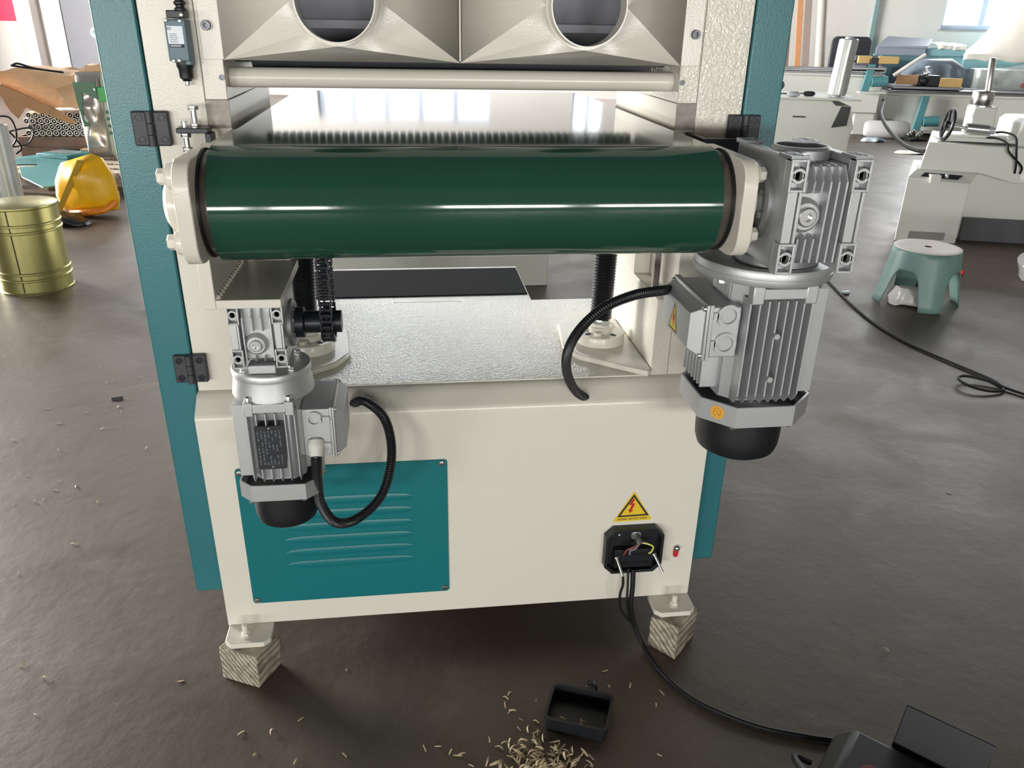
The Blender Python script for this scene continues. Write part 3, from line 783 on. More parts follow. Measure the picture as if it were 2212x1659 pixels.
# stickers on the large motor
def tri(cx, cy, h, w): return [(cx-w/2, cy-h/2), (cx+w/2, cy-h/2), (cx, cy+h/2)]
xl = .541-.096-.031-.0004
st = part('warning_sticker', MB().prism(tri(-.150, .782, .046, .040), 'x', xl-.0003, xl), 'yellow_pale', lidR)
vs3 = [Vector(p) for p in tri(-.150, .782, .046, .040)]
def tri_ring(t0, t1, cen, mb, axis, a, b):
    o = [cen+(p-cen)*t1 for p in vs3]; i = [cen+(p-cen)*t0 for p in vs3]
    for k in range(3): mb.prism([tuple(o[k]), tuple(o[(k+1) % 3]), tuple(i[(k+1) % 3]), tuple(i[k])], axis, a, b)
mb = MB(); tri_ring(.84, .97, Vector((-.150, .7743)), mb, 'x', xl-.0005, xl-.0003)
part('sticker_border', mb, 'ink', lidR)
part('bolt_sign', MB().prism([(-.1535, .784), (-.147, .790), (-.148, .780), (-.145, .781), (-.152, .765), (-.151, .776), (-.1545, .775)], 'x', xl-.0006, xl-.0003), 'red', lidR)
dirv = Vector((-(.0915-.0475), -(.0915-.0475), 0)).normalized()
pc = Vector((.541-.0695, -.165-.0695, .6495))
nrm = Vector((-1, -1, 0)).normalized(); tng = Vector((1, -1, 0)).normalized()
wrot = Matrix(((tng.x, 0, nrm.x, pc.x), (tng.y, 0, nrm.y, pc.y), (0, 1, 0, pc.z), (0, 0, 0, 1)))
rs = part('round_sticker', MB().lathe([(.0115, .0002), (.0115, .0008), (0, .0008)], (0,0,0), (0,0,1), 32).xf(wrot), 'orange', fcR, label='round orange sticker with a rotation arrow')
arc = [(math.cos(R(a))*.0058, math.sin(R(a))*.0075, .0009) for a in range(-40, 250, 15)]
part('arrow_print', MB().tube(arc, .0006, 6).tube([(-.003, .001, .0009), (.0, .003, .0009), (.001, -.003, .0009), (.004, -.004, .0009)], .0006, 6).xf(wrot), 'orange_dk', fcR)

# ---- sprocket and chain at the small gearbox
sp = part('output_shaft', MB().cyl((-.176, -.135, .782), (-.108, -.135, .782), .017, 24).lathe([(.0235, 0), (.0235, .012), (.019, .014)], (-.176, -.135, .782), (1, 0, 0), 24), 'darksteel', sander)
mb = MB(); T = 15
pts = []
for k in range(T*4):
    r = .0255+(.0028 if (k % 4) in (1, 2) else -.001); a = 2*math.pi*k/(T*4); pts.append((-.135+r*math.cos(a), .782+r*math.sin(a)))
part('sprocket', MB().prism(pts, 'x', -.1315, -.1245), 'darksteel', sp)
ch = []
for i in range(26): ch.append((-.135-.0275, .782+.0092*i+.0))
for i in range(1, 9): ch.insert(0, (-.135-.0275*math.cos(R(22.5*i)), .782-.0275*math.sin(R(22.5*i))))
for i in range(1, 26): ch.insert(0, (-.135+.0275, .782+.0092*i))
mb = MB()
for i in range(len(ch)-1):
    a = Vector((0, ch[i][0], ch[i][1])); b = Vector((0, ch[i+1][0], ch[i+1][1])); mid = (a+b)/2; t = (b-a).normalized(); nn = Vector((0, -t.z, t.y))
    w = .0085 if i % 2 else .0070
    for sd in (-1, 1):
        q = [a-t*.0022-nn*.0042, b+t*.0022-nn*.0042, b+t*.0022+nn*.0042, a-t*.0022+nn*.0042]
        mb.prism([(p.y, p.z) for p in q], 'x', -.128+sd*w-.001, -.128+sd*w+.001)
    mb.cyl((-.128-.0085, a.y, a.z), (-.128+.0085, a.y, a.z), .0034, 8)
o = part('drive_chain', mb, 'darksteel', sander); o['kind'] = 'stuff'

# ---- corrugated conduits
def conduit(pts, r, label):
    P = smooth(pts, 26); L = []; acc = 0; step = .0013
    out = [P[0]]
    for a, b in zip(P, P[1:]):
        d = (b-a).length; t = 0
        while acc+d-t >= step:
            t += step-acc; acc = 0; out.append(a+(b-a)*min(1, t/d))
        acc += d-t
    prof_ = lambda k: r if (k % 3) else r*.86
    return part('cable_conduit', MB().tube(out, prof_, 12), 'rubber', sander, angle=15, label=label)
conduit([(-.155, -.209, .595), (-.1555, -.211, .580), (-.158, -.205, .54), (-.158, -.19, .49), (-.140, -.17, .440), (-.106, -.14, .425), (-.064, -.115, .455), (-.045, -.085, .515), (-.055, -.045, .565), (-.092, -.005, .583), (-.119, .024, .560)], .0086, 'black corrugated conduit looping from the small motor')
part('cable_gland', MB().lathe([(.0125, 0), (.0135, .006), (.0135, .012), (.0115, .017), (.0105, .024), (.0088, .026), (.0075, .026), (.0075, .01), (0, .01)], (-.1545, -.199, .612), (0.0, -.55, -.83), 24), 'grey_gland', tbL)
conduit([(.437, -.080, .800), (.425, -.088, .806), (.395, -.125, .816), (.345, -.145, .816), (.296, -.15, .797), (.262, -.145, .760), (.250, -.12, .712), (.262, -.07, .652), (.292, -.01, .590), (.325, .020, .556)], .0084, 'black corrugated conduit arching from the large motor')

# ---- terminal socket low on the front sheet
def oct8(x0, x1, z0, z1, c): return [(x0+c, z0), (x1-c, z0), (x1, z0+c), (x1, z1-c), (x1-c, z1), (x0+c, z1), (x0, z1-c), (x0, z0+c)]
o1 = oct8(.3705, .4915, .1745, .2805, .017); o2 = oct8(.3765, .4855, .1805, .2745, .015)
vs = []; fs = []
for y in (-.020, .0004): vs += [(p[0], y, p[1]) for p in o1]+[(p[0], y, p[1]) for p in o2]
for i in range(8):
    j = (i+1) % 8
    fs += [(j, i, 16+i, 16+j), (8+i, 8+j, 24+j, 24+i), (i, j, 8+j, 8+i), (16+j, 16+i, 24+i, 24+j)]
ts = part('terminal_socket', MB().add(vs, fs), 'black', sander, bevel=.0006, label='open black terminal socket with coloured wires')
part('socket_back', MB().prism(o2, 'y', -.003, .0004), 'black', ts)
part('terminal_block', MB().box(.391, .472, -.019, -.003, .188, .232), 'black', ts, bevel=.001)
mb = MB()
for k in range(5):
    x = .403+k*.0145
    mb.box(x-.006, x+.006, -.0205, -.019, .214, .222).box(x-.006, x+.006, -.0205, -.019, .194, .202)
part('terminal_clip', mb, 'darksteel', ts)
for (x0_, z0_, x1_, z1_) in ((.395, .214, .404, .186), (.474, .217, .487, .190)):
    sc = part('captive_screw', MB().cyl((x0_, -.022, z0_), (x1_, -.044, z1_), .0028, 12).lathe([(.0052, 0), (.0052, .003), (.0035, .0042)], (x0_, -.0215, z0_), (x0_-x1_, .024, z0_-z1_), 16), 'zinc', ts)
part('wire_hole', MB().ring((.436, -.0075, .258), (0, 1, 0), .0068, .0105, .005, 20), 'zinc', ts)
part('sheath', MB().tube([(.437, -.004, .258), (.438, -.016, .255), (.440, -.024, .248)], .0068, 12), 'zinc', ts)
part('wire', MB().tube(smooth([(.440, -.022, .250), (.428, -.027, .245), (.413, -.027, .238), (.409, -.021, .222)], 6), .0021, 8), 'wire_red', ts, label='brownish red wire')
part('wire', MB().tube(smooth([(.440, -.022, .249), (.430, -.027, .240), (.420, -.027, .236), (.4215, -.021, .222)], 6), .0021, 8), 'wire_grey', ts, label='grey wire')
part('wire', MB().tube(smooth([(.441, -.022, .251), (.455, -.027, .250), (.467, -.027, .242), (.466, -.022, .226), (.461, -.021, .222)], 6), .0019, 8), 'wire_yel', ts, label='yellow green wire')
part('label_dot', MB().lathe([(.0022, .0002), (.0022, .0006), (0, .0006)], (.4015, -.003, .2590), (0, -1, 0), 14), 'label', ts)
# ground stud
gs = part('ground_stud', MB().lathe([(.0075, 0), (.0072, .003), (.0055, .0062), (.0028, .008), (0, .0085)], (.5275, .0, .2165), (0, -1, 0), 24), 'steel', sander, label='domed chrome stud over a red tab')
part('red_tab', MB().prism([(.5205, .214), (.5215, .198), (.5245, .194), (.5285, .194), (.5315, .198), (.5325, .214)], 'y', -.004, .0003), 'red', gs, bevel=.001, label='red plastic tab')
# danger sticker
t3 = [(.3905, .2905), (.3940, .2880), (.4605, .2895), (.4640, .2925), (.4275, .3555), (.4235, .3560)]
t3 = [(.3872, .2915), (.3890, .2890), (.4645, .2900), (.4660, .2930), (.4270, .3575), (.4245, .3580)]
ds = part('danger_sticker', MB().prism(t3, 'y', -.0004, .0002), 'yellow', sander, label='yellow warning triangle reading DANGER ! ELECTRIC SHOCK')
A, B, C_ = Vector((.3945, .3000)), Vector((.4600, .3010)), Vector((.4256, .3530))
cen = (A+B+C_)/3
vs3 = [A, B, C_]
mb = MB(); tri_ring(.80, 1.0, cen, mb, 'y', -.0007, -.0004)
part('sticker_border', mb, 'ink', ds)
zz_ = [(.4245, .3425), (.4160, .3275), (.4225, .3285), (.4190, .3170), (.4160, .3180), (.4195, .3085), (.4265, .3150), (.4235, .3155), (.4300, .3315), (.4235, .3305), (.4290, .3405)]
part('bolt_sign', MB().prism(zz_, 'y', -.0008, -.0004), 'red', ds)
text_mesh('lettering', 'DANGER ! ELECTRIC SHOCK', .0056, 'ink', ds, Matrix.Translation((.4265, -.0005, .2947)) @ Matrix.Rotation(R(90), 4, 'X') @ Matrix.Rotation(R(.8), 4, 'Z') @ Matrix.Diagonal((.86, 1.0, 1, 1)))

# ---- limit switch on the left column
sw = part('limit_switch', MB().box(-.3445, -.3145, .018, .0505, 1.1415, 1.1985), 'swblue', sander, bevel=.002, label='blue grey limit switch hung upside down')
part('switch_cap', MB().box(-.3405, -.3150, .020, .0505, 1.1995, 1.2105), 'black', sw, bevel=.0015)
part('switch_neck', MB().lathe([(.0125, 0), (.0125, .006), (.0105, .010), (.0100, .022), (.0065, .0255), (.0060, .027)], (-.3275, .036, 1.1400), (0, 0, -1), 24), 'black', sw)
part('plunger', MB().lathe([(.0034, 0), (.0036, .003), (.0034, .0055), (.0022, .0065)], (-.3275, .036, 1.1130), (0, 0, -1), 14), 'zinc', sw)
part('switch_base', MB().box(-.3235, -.3150, .0235, .0505, 1.1365, 1.1465), 'swblue', sw, bevel=.001)
for (x, z) in ((-.341, 1.197), (-.3215, 1.1965), (-.3185, 1.2045), (-.338, 1.1425), (-.330, 1.1430)):
    piece('screw', 'switch_screw', pan_screw(.0031, .0028), 'zinc', sw, (x, .018, z), (0, -1, 0))
pts = [(-.3235, .036, 1.2105)]
z = 1.2105; prf = []
for k in range(14): prf.append((.0085 if k % 4 < 2 else .0062, k*.0022))
part('cable_boot', MB().lathe(prf, (-.3230, .036, 1.2105), (0, 0, 1), 20).cyl((-.3230, .036, 1.24), (-.3230, .036, 1.34), .0045, 12), 'black', sw, angle=20)
lb = part('switch_label', MB().prism(rrect(-.3415, -.3195, 1.1655, 1.1895, .001), 'y', .0174, .0181), 'label', sw, label='small silver rating label')
part('label_band', MB().box(-.3410, -.3205, .0172, .0180, 1.1605, 1.1648), 'ink', sw)
flip = Matrix.Rotation(R(90), 4, 'X') @ Matrix.Rotation(R(180), 4, 'Z')
text_mesh('lettering', 'CE', .0050, 'ink', sw, Matrix.Translation((-.3385, .0171, 1.1862)) @ flip)
mb = MB()
random.seed(4)
for k in range(5): mb.box(-.3395, -.3395+random.uniform(.010, .017), .0171, .0174, 1.1680+k*.0026, 1.1688+k*.0026)
part('label_print', mb, 'faint', sw)
M['pale_print'] = mat('pale_print', 'd5dade', 0.5)
mb = MB()
for k in range(8): mb.box(-.3395+k*.0019, -.3395+k*.0019+.0012, .0169, .0172, 1.1617, 1.1637+.0006*(k % 2))
part('label_print', mb, 'pale_print', sw)

# ------------------------------------------------------------------ on the floor around the sander
def wood_mat(name, c1, c2, scale, dist, ax, rough=.8):
    m = bpy.data.materials.new(name); m.use_nodes = True
    nt = m.node_tree; N = nt.nodes; L = nt.links; b = N['Principled BSDF']; b.inputs['Roughness'].default_value = rough
    tc = N.new('ShaderNodeTexCoord'); mp = N.new('ShaderNodeMapping'); mp.inputs['Rotation'].default_value = ax
    w = N.new('ShaderNodeTexWave'); w.inputs['Scale'].default_value = scale; w.inputs['Distortion'].default_value = dist
    w.inputs['Detail'].default_value = 3; w.inputs['Detail Scale'].default_value = 1.5
    r = N.new('ShaderNodeValToRGB'); r.color_ramp.elements[0].color = (*lin(c2), 1); r.color_ramp.elements[1].color = (*lin(c1), 1)
    r.color_ramp.elements[0].position = .1; r.color_ramp.elements[1].position = .7
    n = N.new('ShaderNodeTexNoise'); n.inputs['Scale'].default_value = scale*2.2; n.inputs['Detail'].default_value = 6
    mx = N.new('ShaderNodeMixRGB'); mx.blend_type = 'MULTIPLY'; mx.inputs['Fac'].default_value = .55
    r2 = N.new('ShaderNodeValToRGB'); r2.color_ramp.elements[0].color = (.25, .23, .2, 1); r2.color_ramp.elements[0].position = .35; r2.color_ramp.elements[1].position = .6
    L.new(tc.outputs['Object'], mp.inputs['Vector']); L.new(mp.outputs['Vector'], w.inputs['Vector']); L.new(mp.outputs['Vector'], n.inputs['Vector'])
    L.new(w.outputs['Fac'], r.inputs['Fac']); L.new(n.outputs['Fac'], r2.inputs['Fac'])
    L.new(r.outputs['Color'], mx.inputs['Color1']); L.new(r2.outputs['Color'], mx.inputs['Color2']); L.new(mx.outputs['Color'], b.inputs['Base Color'])
    bp = N.new('ShaderNodeBump'); bp.inputs['Strength'].default_value = .5; bp.inputs['Distance'].default_value = .003
    L.new(w.outputs['Fac'], bp.inputs['Height']); L.new(bp.outputs['Normal'], b.inputs['Normal'])
    return m
M['block_side'] = wood_mat('weathered_block_wood', 'b9b2a0', '8d8474', 16, 3, (R(90), 0, R(90)))
M['block_end'] = wood_mat('weathered_end_grain', 'bdb5a3', '857b6c', 34, 3.5, (0, R(35), 0))
def crumple(mb_pts, amt, sc, seed):
    return [tuple(Vector(p)+noise.noise_vector(Vector(p)*sc+Vector((seed, seed*2, 0)))*amt) for p in mb_pts]
def block(label, base, top, cut, h):
    vs = [(x, y, 0) for x, y in base]+[(x, y, h) for x, y in top]
    mb = MB().add(vs, [(3, 2, 1, 0), (4, 5, 6, 7), (0, 1, 5, 4), (1, 2, 6, 5), (2, 3, 7, 6), (3, 0, 4, 7)])
    o = single('wood_block', mb, ['block_side', 'block_end'], label, 'block', bevel=.002)
    cen = sum((p.center for p in o.data.polygons), Vector())/len(o.data.polygons)
    for p in o.data.polygons:
        if abs(p.normal.z) < .5 and abs(p.normal.x*cut[0]+p.normal.y*cut[1]) > .7: p.material_index = 1
    bm = bmesh.new(); bm.from_mesh(o.data)
    bmesh.ops.subdivide_edges(bm, edges=bm.edges[:], cuts=7, use_grid_fill=True)
    for v in bm.verts:
        k = noise.noise_vector(v.co*45)*.0018
        if v.co.z < .001 or v.co.z > h-.001: k.z = 0
        v.co += k
    bm.to_mesh(o.data); bm.free()
    return o
block('grey weathered wooden block under the left foot, long grain to the front', [(-.402, -.043), (-.326, -.079), (-.292, -.016), (-.368, .020)], [(-.399, -.047), (-.322, -.087), (-.286, -.026), (-.363, .012)], (.87, .5), .0830)
block('grey weathered wooden block under the right foot, end grain to the front', [(.473, -.043), (.516, -.094), (.581, -.026), (.540, .020)], [(.470, -.052), (.516, -.090), (.577, -.036), (.534, .006)], (.7, .7), .0830)

# black connector cover lying open on the floor
cv = thing('connector_cover', 'open black connector cover lying on the dark floor beside the wood shavings', 'cover', (.286, -.222, 0), R(-22))
o1 = rrect(-.060, .060, -.046, .046, .012, 3); o2 = rrect(-.0555, .0555, -.0415, .0415, .009, 3)
n = len(o1); vs = [(p[0]*.95, p[1]*.95, .001) for p in o1]+[(p[0], p[1], .032) for p in o1]+[(p[0], p[1], .032) for p in o2]+[(p[0], p[1], .004) for p in o2]
fs = [tuple(reversed(range(n))), tuple(range(3*n, 4*n))]
for k in range(3):
    for i in range(n):
        j = (i+1) % n; fs.append((k*n+i, k*n+j, (k+1)*n+j, (k+1)*n+i))
part('shell', MB().add(vs, fs), 'black', cv, local=True)
part('rim_seal', MB().add([(p[0]*1.005, p[1]*1.005, .0325) for p in o1]+[(p[0]*.985, p[1]*.985, .0325) for p in o2]+[(p[0]*1.005, p[1]*1.005, .0295) for p in o1]+[(p[0]*.985, p[1]*.985, .0295) for p in o2],
     [(i, (i+1) % n, n+(i+1) % n, n+i) for i in range(n)]+[((i+1) % n, i, 2*n+i, 2*n+(i+1) % n) for i in range(n)]), 'rubber', cv, local=True)
part('cable_gland', MB().lathe([(.014, 0), (.014, .010), (.0115, .012), (.0115, .017), (.013, .019), (.013, .027), (.0095, .034), (.0065, .034)], (.012, .044, .017), (0, 1, 0), 20), 'black', cv, local=True)

# power cord from the terminal socket over the floor
cord_pts = [(.431, -.024, .186), (.430, -.034, .150), (.4285, -.040, .105), (.440, -.045, .055), (.455, -.062, .020), (.470, -.108, .0058), (.492, -.165, .0058), (.522, -.210, .0058), (.570, -.252, .0058), (.628, -.288, .0058), (.700, -.315, .0058), (.760, -.336, .0058), (.80, -.375, .0058)]
cd = thing('power_cord', 'thin black power cord running from the terminal socket across the dark floor', 'cord', (.60, -.27, 0))
part('sheath', MB().tube(smooth(cord_pts, 10), .0052, 10), 'cord', cd)
part('core', MB().tube(smooth([(.421, -.022, .188), (.4195, -.034, .155), (.419, -.041, .120), (.425, -.044, .085), (.4375, -.047, .058)], 8), .0026, 8), 'cord', cd)
part('core', MB().tube(smooth([(.4045, -.044, .186), (.405, -.046, .165), (.401, -.046, .140), (.405, -.047, .105), (.421, -.048, .080), (.4375, -.049, .058)], 8), .0027, 8), 'cord', cd)

# black foot switch cut by the lower right corner of the photograph
M['pedal'] = mat('dusty_black_pedal', '1b1917', 0.5, var=.25, vscale=30)
fsw = thing('foot_switch', 'dusty black foot switch box with a red dot and an upright flap, lower right corner', 'foot switch', (.715, -.487, 0), R(-46))
part('body', MB().prism([(-.085, .004), (.17, .004), (.17, .118), (-.055, .118), (-.085, .085)], 'y', -.10, .070), 'pedal', fsw, bevel=.008, local=True, seg=3)
part('flap', MB().add([(0, .074, .075), (.132, .074, .075), (.132, .078, .075), (0, .078, .075), (.004, .100, .186), (.136, .100, .186), (.136, .104, .186), (.004, .104, .186)], [(3, 2, 1, 0), (4, 5, 6, 7), (0, 1, 5, 4), (1, 2, 6, 5), (2, 3, 7, 6), (3, 0, 4, 7)]), 'black', fsw, bevel=.0015, local=True)
part('flap_hinge', MB().cyl((.0, .074, .106), (.13, .074, .106), .0045, 12), 'black', fsw, local=True)
part('red_dot', MB().lathe([(.017, 0), (.017, .0015), (0, .002)], (-.008, -.010, .118), (0, 0, 1), 24), mat('dull_red_spot', '6b2a30', .6), fsw, local=True, label='dull red round spot')
part('strap', MB().tube(smooth([(-.10, -.03, .07), (-.125, .0, .055), (-.128, .03, .03), (-.110, .05, .012)], 6), .006, 8), 'black', fsw, local=True)

# wood shavings
random.seed(21)
M['chip'] = mat('pale_wood_shaving', 'd6c49f', 0.7, var=.3, vscale=60)
def chip_mesh(L, w, curl):
    mb = MB(); n = 5; vs = []; fs = []
    for i in range(n+1):
        t = -1+2*i/n; z = curl*(1-t*t)*L*.25
        ww = w*(1-.35*abs(t))
        tw = curl*.5*t
        for sd in (-1, 1): vs.append((t*L/2, sd*ww/2*math.cos(tw), z+sd*ww/2*math.sin(tw)+.0012))
    k = len(vs)
    vs += [(v[0], v[1], v[2]+.0009) for v in vs]
    for i in range(n):
        a = 2*i; fs += [(a, a+1, a+3, a+2), (k+a, k+a+2, k+a+3, k+a+1)]
        fs += [(a, a+2, k+a+2, k+a), (a+1, k+a+1, k+a+3, a+3)]
    fs += [(0, k, k+1, 1), (2*n, 2*n+1, k+2*n+1, k+2*n)]
    return mesh_of(mb.add(vs, fs), 'chip', 50, 'wood_shaving')
chips = [chip_mesh(random.uniform(.009, .019), random.uniform(.0022, .0052), random.uniform(-.2, 1.2)) for _ in range(9)]
def chip(x, y, z, label, group, sc=1.0, tilt=.25):
    o = bpy.data.objects.new('wood_shaving', random.choice(chips)); COL.objects.link(o)
    o.location = (x, y, z); o.rotation_euler = (random.uniform(-tilt, tilt)*2, random.uniform(-tilt, tilt), random.uniform(0, 6.28)); o.scale = (sc,)*3
    o['label'] = label; o['category'] = 'shaving'; o['group'] = group
for k in range(236):
    while True:
        x = random.gauss(.205, .047); y = random.gauss(-.325, .040)
        if -.45 < y < -.222-.35*abs(x-.2) and .07 < x < .335: break
    d = max(0, 1-math.hypot((x-.205)/.10, (y+.335)/.10))
    if math.hypot((x-.286)*1.0, (y+.222)) < .075: x -= .05; y -= .05
    chip(x, y, .0005+d*random.uniform(0, .016), 'curled pale wood shaving in the heap at the bottom edge', 'wood shavings in the heap', random.uniform(.95, 1.4), .5)
for (x, y) in [(-0.999,1.483),(-1.08,1.46),(-1.101,1.447),(-1.173,1.596),(-1.086,1.203),(-0.974,1.199),(-1.03,1.208),(-1.147,1.132),(-0.996,1.083),(-0.945,1.086),(-1.242,1.027),(-1.08,0.952),(-0.82,0.938),(-1.223,1.246),(-0.996,1.242),(0.164,-0.149),(0.154,-0.159),(0.151,-0.175),(0.158,-0.194),(0.163,-0.19),(0.212,-0.170),(0.176,-0.214),(0.169,-0.235),(-0.006,-0.259),(0.018,-0.258),(0.04,-0.272),(0.052,-0.281),(0.059,-0.279),(0.111,-0.253),(0.365,-0.110),(0.362,-0.150),(0.405,-0.152),(0.462,-0.178),(0.442,-0.207),(0.415,-0.32),(-0.81,0.036),(-0.73,-0.103),(-0.749,-0.008),(-0.341,-0.189),(-0.285,-0.192),(-0.236,-0.168),(-0.234,-0.261),(-0.483,-0.046),(-0.159,-0.05),(-0.15,-0.258),(-0.309,-0.238),(0.975,-0.114),(-1.107,0.799),(-1.083,0.652),(-0.951,0.729),(-1.001,0.714),(-1.013,0.668),(-1.033,0.659),(-1.007,0.764),(-0.859,0.452),(-0.867,0.643),(-0.944,0.341),(1.509,0.459),(1.114,0.696)]:
    chip(x, y, .0004, 'small pale wood shaving lying loose on the dark floor', 'loose wood shavings on the floor', random.uniform(.7, 1.1))
for k in range(9):
    a, b = random.uniform(-.04, .045), random.uniform(-.036, -.012)
    p = Matrix.Rotation(R(-22), 2) @ Vector((a, b))
    chip(.286+p.x, -.222+p.y, .0050+random.uniform(0, .003), 'pale wood shaving inside the black connector cover', 'wood shavings inside the connector cover', .9, .3)
single('metal_pin', MB().cyl((-1.038, 1.302, .004), (-1.003, 1.3125, .004), .0035, 10), 'darksteel', 'short dark metal pin on the floor left of the sander', 'pin')

# ------------------------------------------------------------------ behind the sander
rb = thing('infeed_cabinet', 'cream cabinet with a black rubber mat seen under the belt table', 'cabinet', (.05, 1.0, 0))
part('cabinet_body', MB().box(-.52, .356, .58, 1.30, .03, .450), 'white_peel', rb, bevel=.003)
part('rubber_mat', MB().box(-.50, .350, .990, 1.27, .450, .4535), 'mat_black', rb)
part('tray_edge', MB().box(-.060, -.054, .60, .93, .450, .462).box(.145, .150, .60, .93, .450, .462).box(-.060, .150, .922, .930, .450, .456), 'white', rb)
part('foot', MB().box(-.50, -.44, .62, .68, 0, .03), 'black', rb); part('foot', MB().box(.28, .34, .62, .68, 0, .03), 'black', rb)
part('foot', MB().box(-.50, -.44, 1.2, 1.26, 0, .03), 'black', rb); part('foot', MB().box(.28, .34, 1.2, 1.26, 0, .03), 'black', rb)
gc = thing('grey_cabinet', 'plain pale grey machine cabinet on the floor behind the sander', 'cabinet', (.0, 2.8, 0))
part('cabinet_body', MB().box(-.75, .683, 2.5, 3.1, .0, .66), 'white_far', gc, bevel=.004)
part('cabinet_top', MB().box(-.77, .700, 2.48, 3.12, .66, .69), 'white_far', gc, bevel=.003)

# ------------------------------------------------------------------ left background
M['tin'] = mat('brassy_tin', 'b3ad74', 0.30, 0.85, bump=.05, bscale=40, var=.12, vscale=6)
M['tin_top'] = mat('dusty_tin_lid', 'bfae98', 0.42, 0.55, var=.15, vscale=9)
tn = thing('tin_pail', 'brassy tin pail with ribbed sides and dusty lid on the floor at left', 'pail', (-1.805, 2.66, 0))
r = .158
pf = [(r-.006, .0), (r+.002, .0), (r+.003, .006), (r-.001, .010), (r-.001, .058)]
for zz in (.066, .098, .290, .322):
    pf += [(r-.001, zz-.007), (r+.004, zz-.003), (r+.004, zz+.003), (r-.001, zz+.007)]
pf += [(r-.001, .392), (r+.003, .397), (r+.003, .404), (r-.002, .406)]
part('shell', MB().lathe(pf, (-1.805, 2.66, 0), (0, 0, 1), 64), 'tin', tn, angle=25)
part('lid', MB().lathe([(r-.002, .404), (r-.008, .398), (r-.030, .398), (r-.034, .394), (r-.052, .394), (r-.056, .390), (r-.080, .390), (r-.084, .387), (0, .387)], (-1.805, 2.66, 0), (0, 0, 1), 56), 'tin_top', tn, angle=20, label='dusty ringed tin lid')
part('seam', MB().box(-1.807, -1.8035, 2.66-r-.0022, 2.66-r+.002, .012, .392).xf(Matrix.Translation((-1.805, 2.66, 0)) @ Matrix.Rotation(R(2), 4, 'Z') @ Matrix.Translation((1.805, -2.66, 0))), 'darksteel', tn)
def roll(name, label, x, y, z, r, h, group=None, lean=(0, 0, 1)):
    t = thing(name, label, 'roll', (x, y, z))
    a = Vector(lean).normalized()
    part('film', MB().lathe([(r*.45, .012), (r*.9, .010), (r, .02), (r*1.015, h*.3), (r*.985, h*.5), (r*1.01, h*.8), (r, h-.02), (r*.85, h-.012), (r*.45, h-.014)], (x, y, z), a, 32), 'roll_film', t)
    part('core', MB().lathe([(r*.45, 0), (r*.45, h), (r*.38, h), (r*.38, .0)], (x, y, z), a, 24), 'label', t)
    return t
M['roll_film'] = mat('silvery_stretch_film', 'b3b6b4', 0.22, 0.25, bump=.4, bscale=18, stretch=(3, 3, .4))
roll('film_roll', 'tall roll of clear stretch film behind the tin pail', -2.275, 3.6, 0, .074, .66)
M['bag_yellow'] = mat('yellow_plastic_sack', 'f0b81c', 0.30, bump=.35, bscale=9, var=.12, vscale=5)
M['bag_olive'] = mat('see_through_strip', 'b08f2a', 0.3)
M['bag_orange'] = mat('orange_sack_edge', 'e58722', 0.35)
def pillow(outline, d, seed, amt=.02, n=10, sc=6):
    # outline in (x, z), puffed along y by d; returns verts and faces centred on y = 0
    m = len(outline); c = Vector((sum(p[0] for p in outline)/m, sum(p[1] for p in outline)/m))
    P = []
    for i in range(m):
        a, b = Vector(outline[i]), Vector(outline[(i+1) % m])
        for k in range(4): P.append(a+(b-a)*k/4)
    m = len(P); vs = []; fs = []
    for sd in (-1, 1):
        for k in range(n+1):
            t = k/n
            for p in P:
                q = c+(p-c)*t
                e = math.sqrt(max(0, 1-t**2.6)); v = Vector((q.x, sd*d/2*e, q.y))
                if k < n: v += Vector((noise.noise(v*sc+Vector((seed, sd, 0))), noise.noise(v*sc+Vector((0, seed, 3*sd)))*1.6, noise.noise(v*sc+Vector((7, sd, seed)))))*amt*min(1, 2.5*(1-t))
                vs.append(v)
    o = 0
    for sd in range(2):
        for k in range(n):
            for i in range(m):
                j = (i+1) % m
                fs.append((o+k*m+i, o+k*m+j, o+(k+1)*m+j, o+(k+1)*m+i))
        o += (n+1)*m
    return vs, fs
yb = thing('plastic_sack', 'bright yellow plastic sack with an orange lower edge on the floor', 'sack', (-2.095, 4.27, 0), R(-12))
ol = [(-.20, .22), (-.145, .33), (.075, .395), (.13, .375), (.19, .26), (.205, .10), (.185, .035), (-.10, .0), (-.175, .02), (-.21, .12)]
vs, fs = pillow(ol, .22, 3, .025)
part('sack_body', MB().add([(v[0], v[1], max(0.002, v[2])) for v in vs], fs), 'bag_yellow', yb, local=True, angle=60)
part('orange_edge', MB().tube(smooth([(.20, -.045, .095), (.15, -.095, .055), (.02, -.112, .035), (-.10, -.06, .018)], 6), .022, 8), 'bag_orange', yb, local=True, label='orange lower edge')
part('seam_strip', MB().prism([(-.175, .03), (-.135, .035), (.095, .372), (.050, .372)], 'y', -.124, -.112), 'bag_olive', yb, local=True, label='olive see-through strip')
M['rag'] = mat('black_shiny_rag', '23262c', 0.25)
vs, fs = pillow([(-.12, .0), (.10, .0), (.09, .02), (.0, .05), (-.10, .075)], .20, 5, .03, sc=12)
rg = single('plastic_rag', MB().add([(v[0]-2.10, v[1]+3.98, max(.003, v[2])) for v in vs], fs), 'rag', 'crumpled shiny black plastic rag on the floor beside the tin pail', 'rag', angle=60)

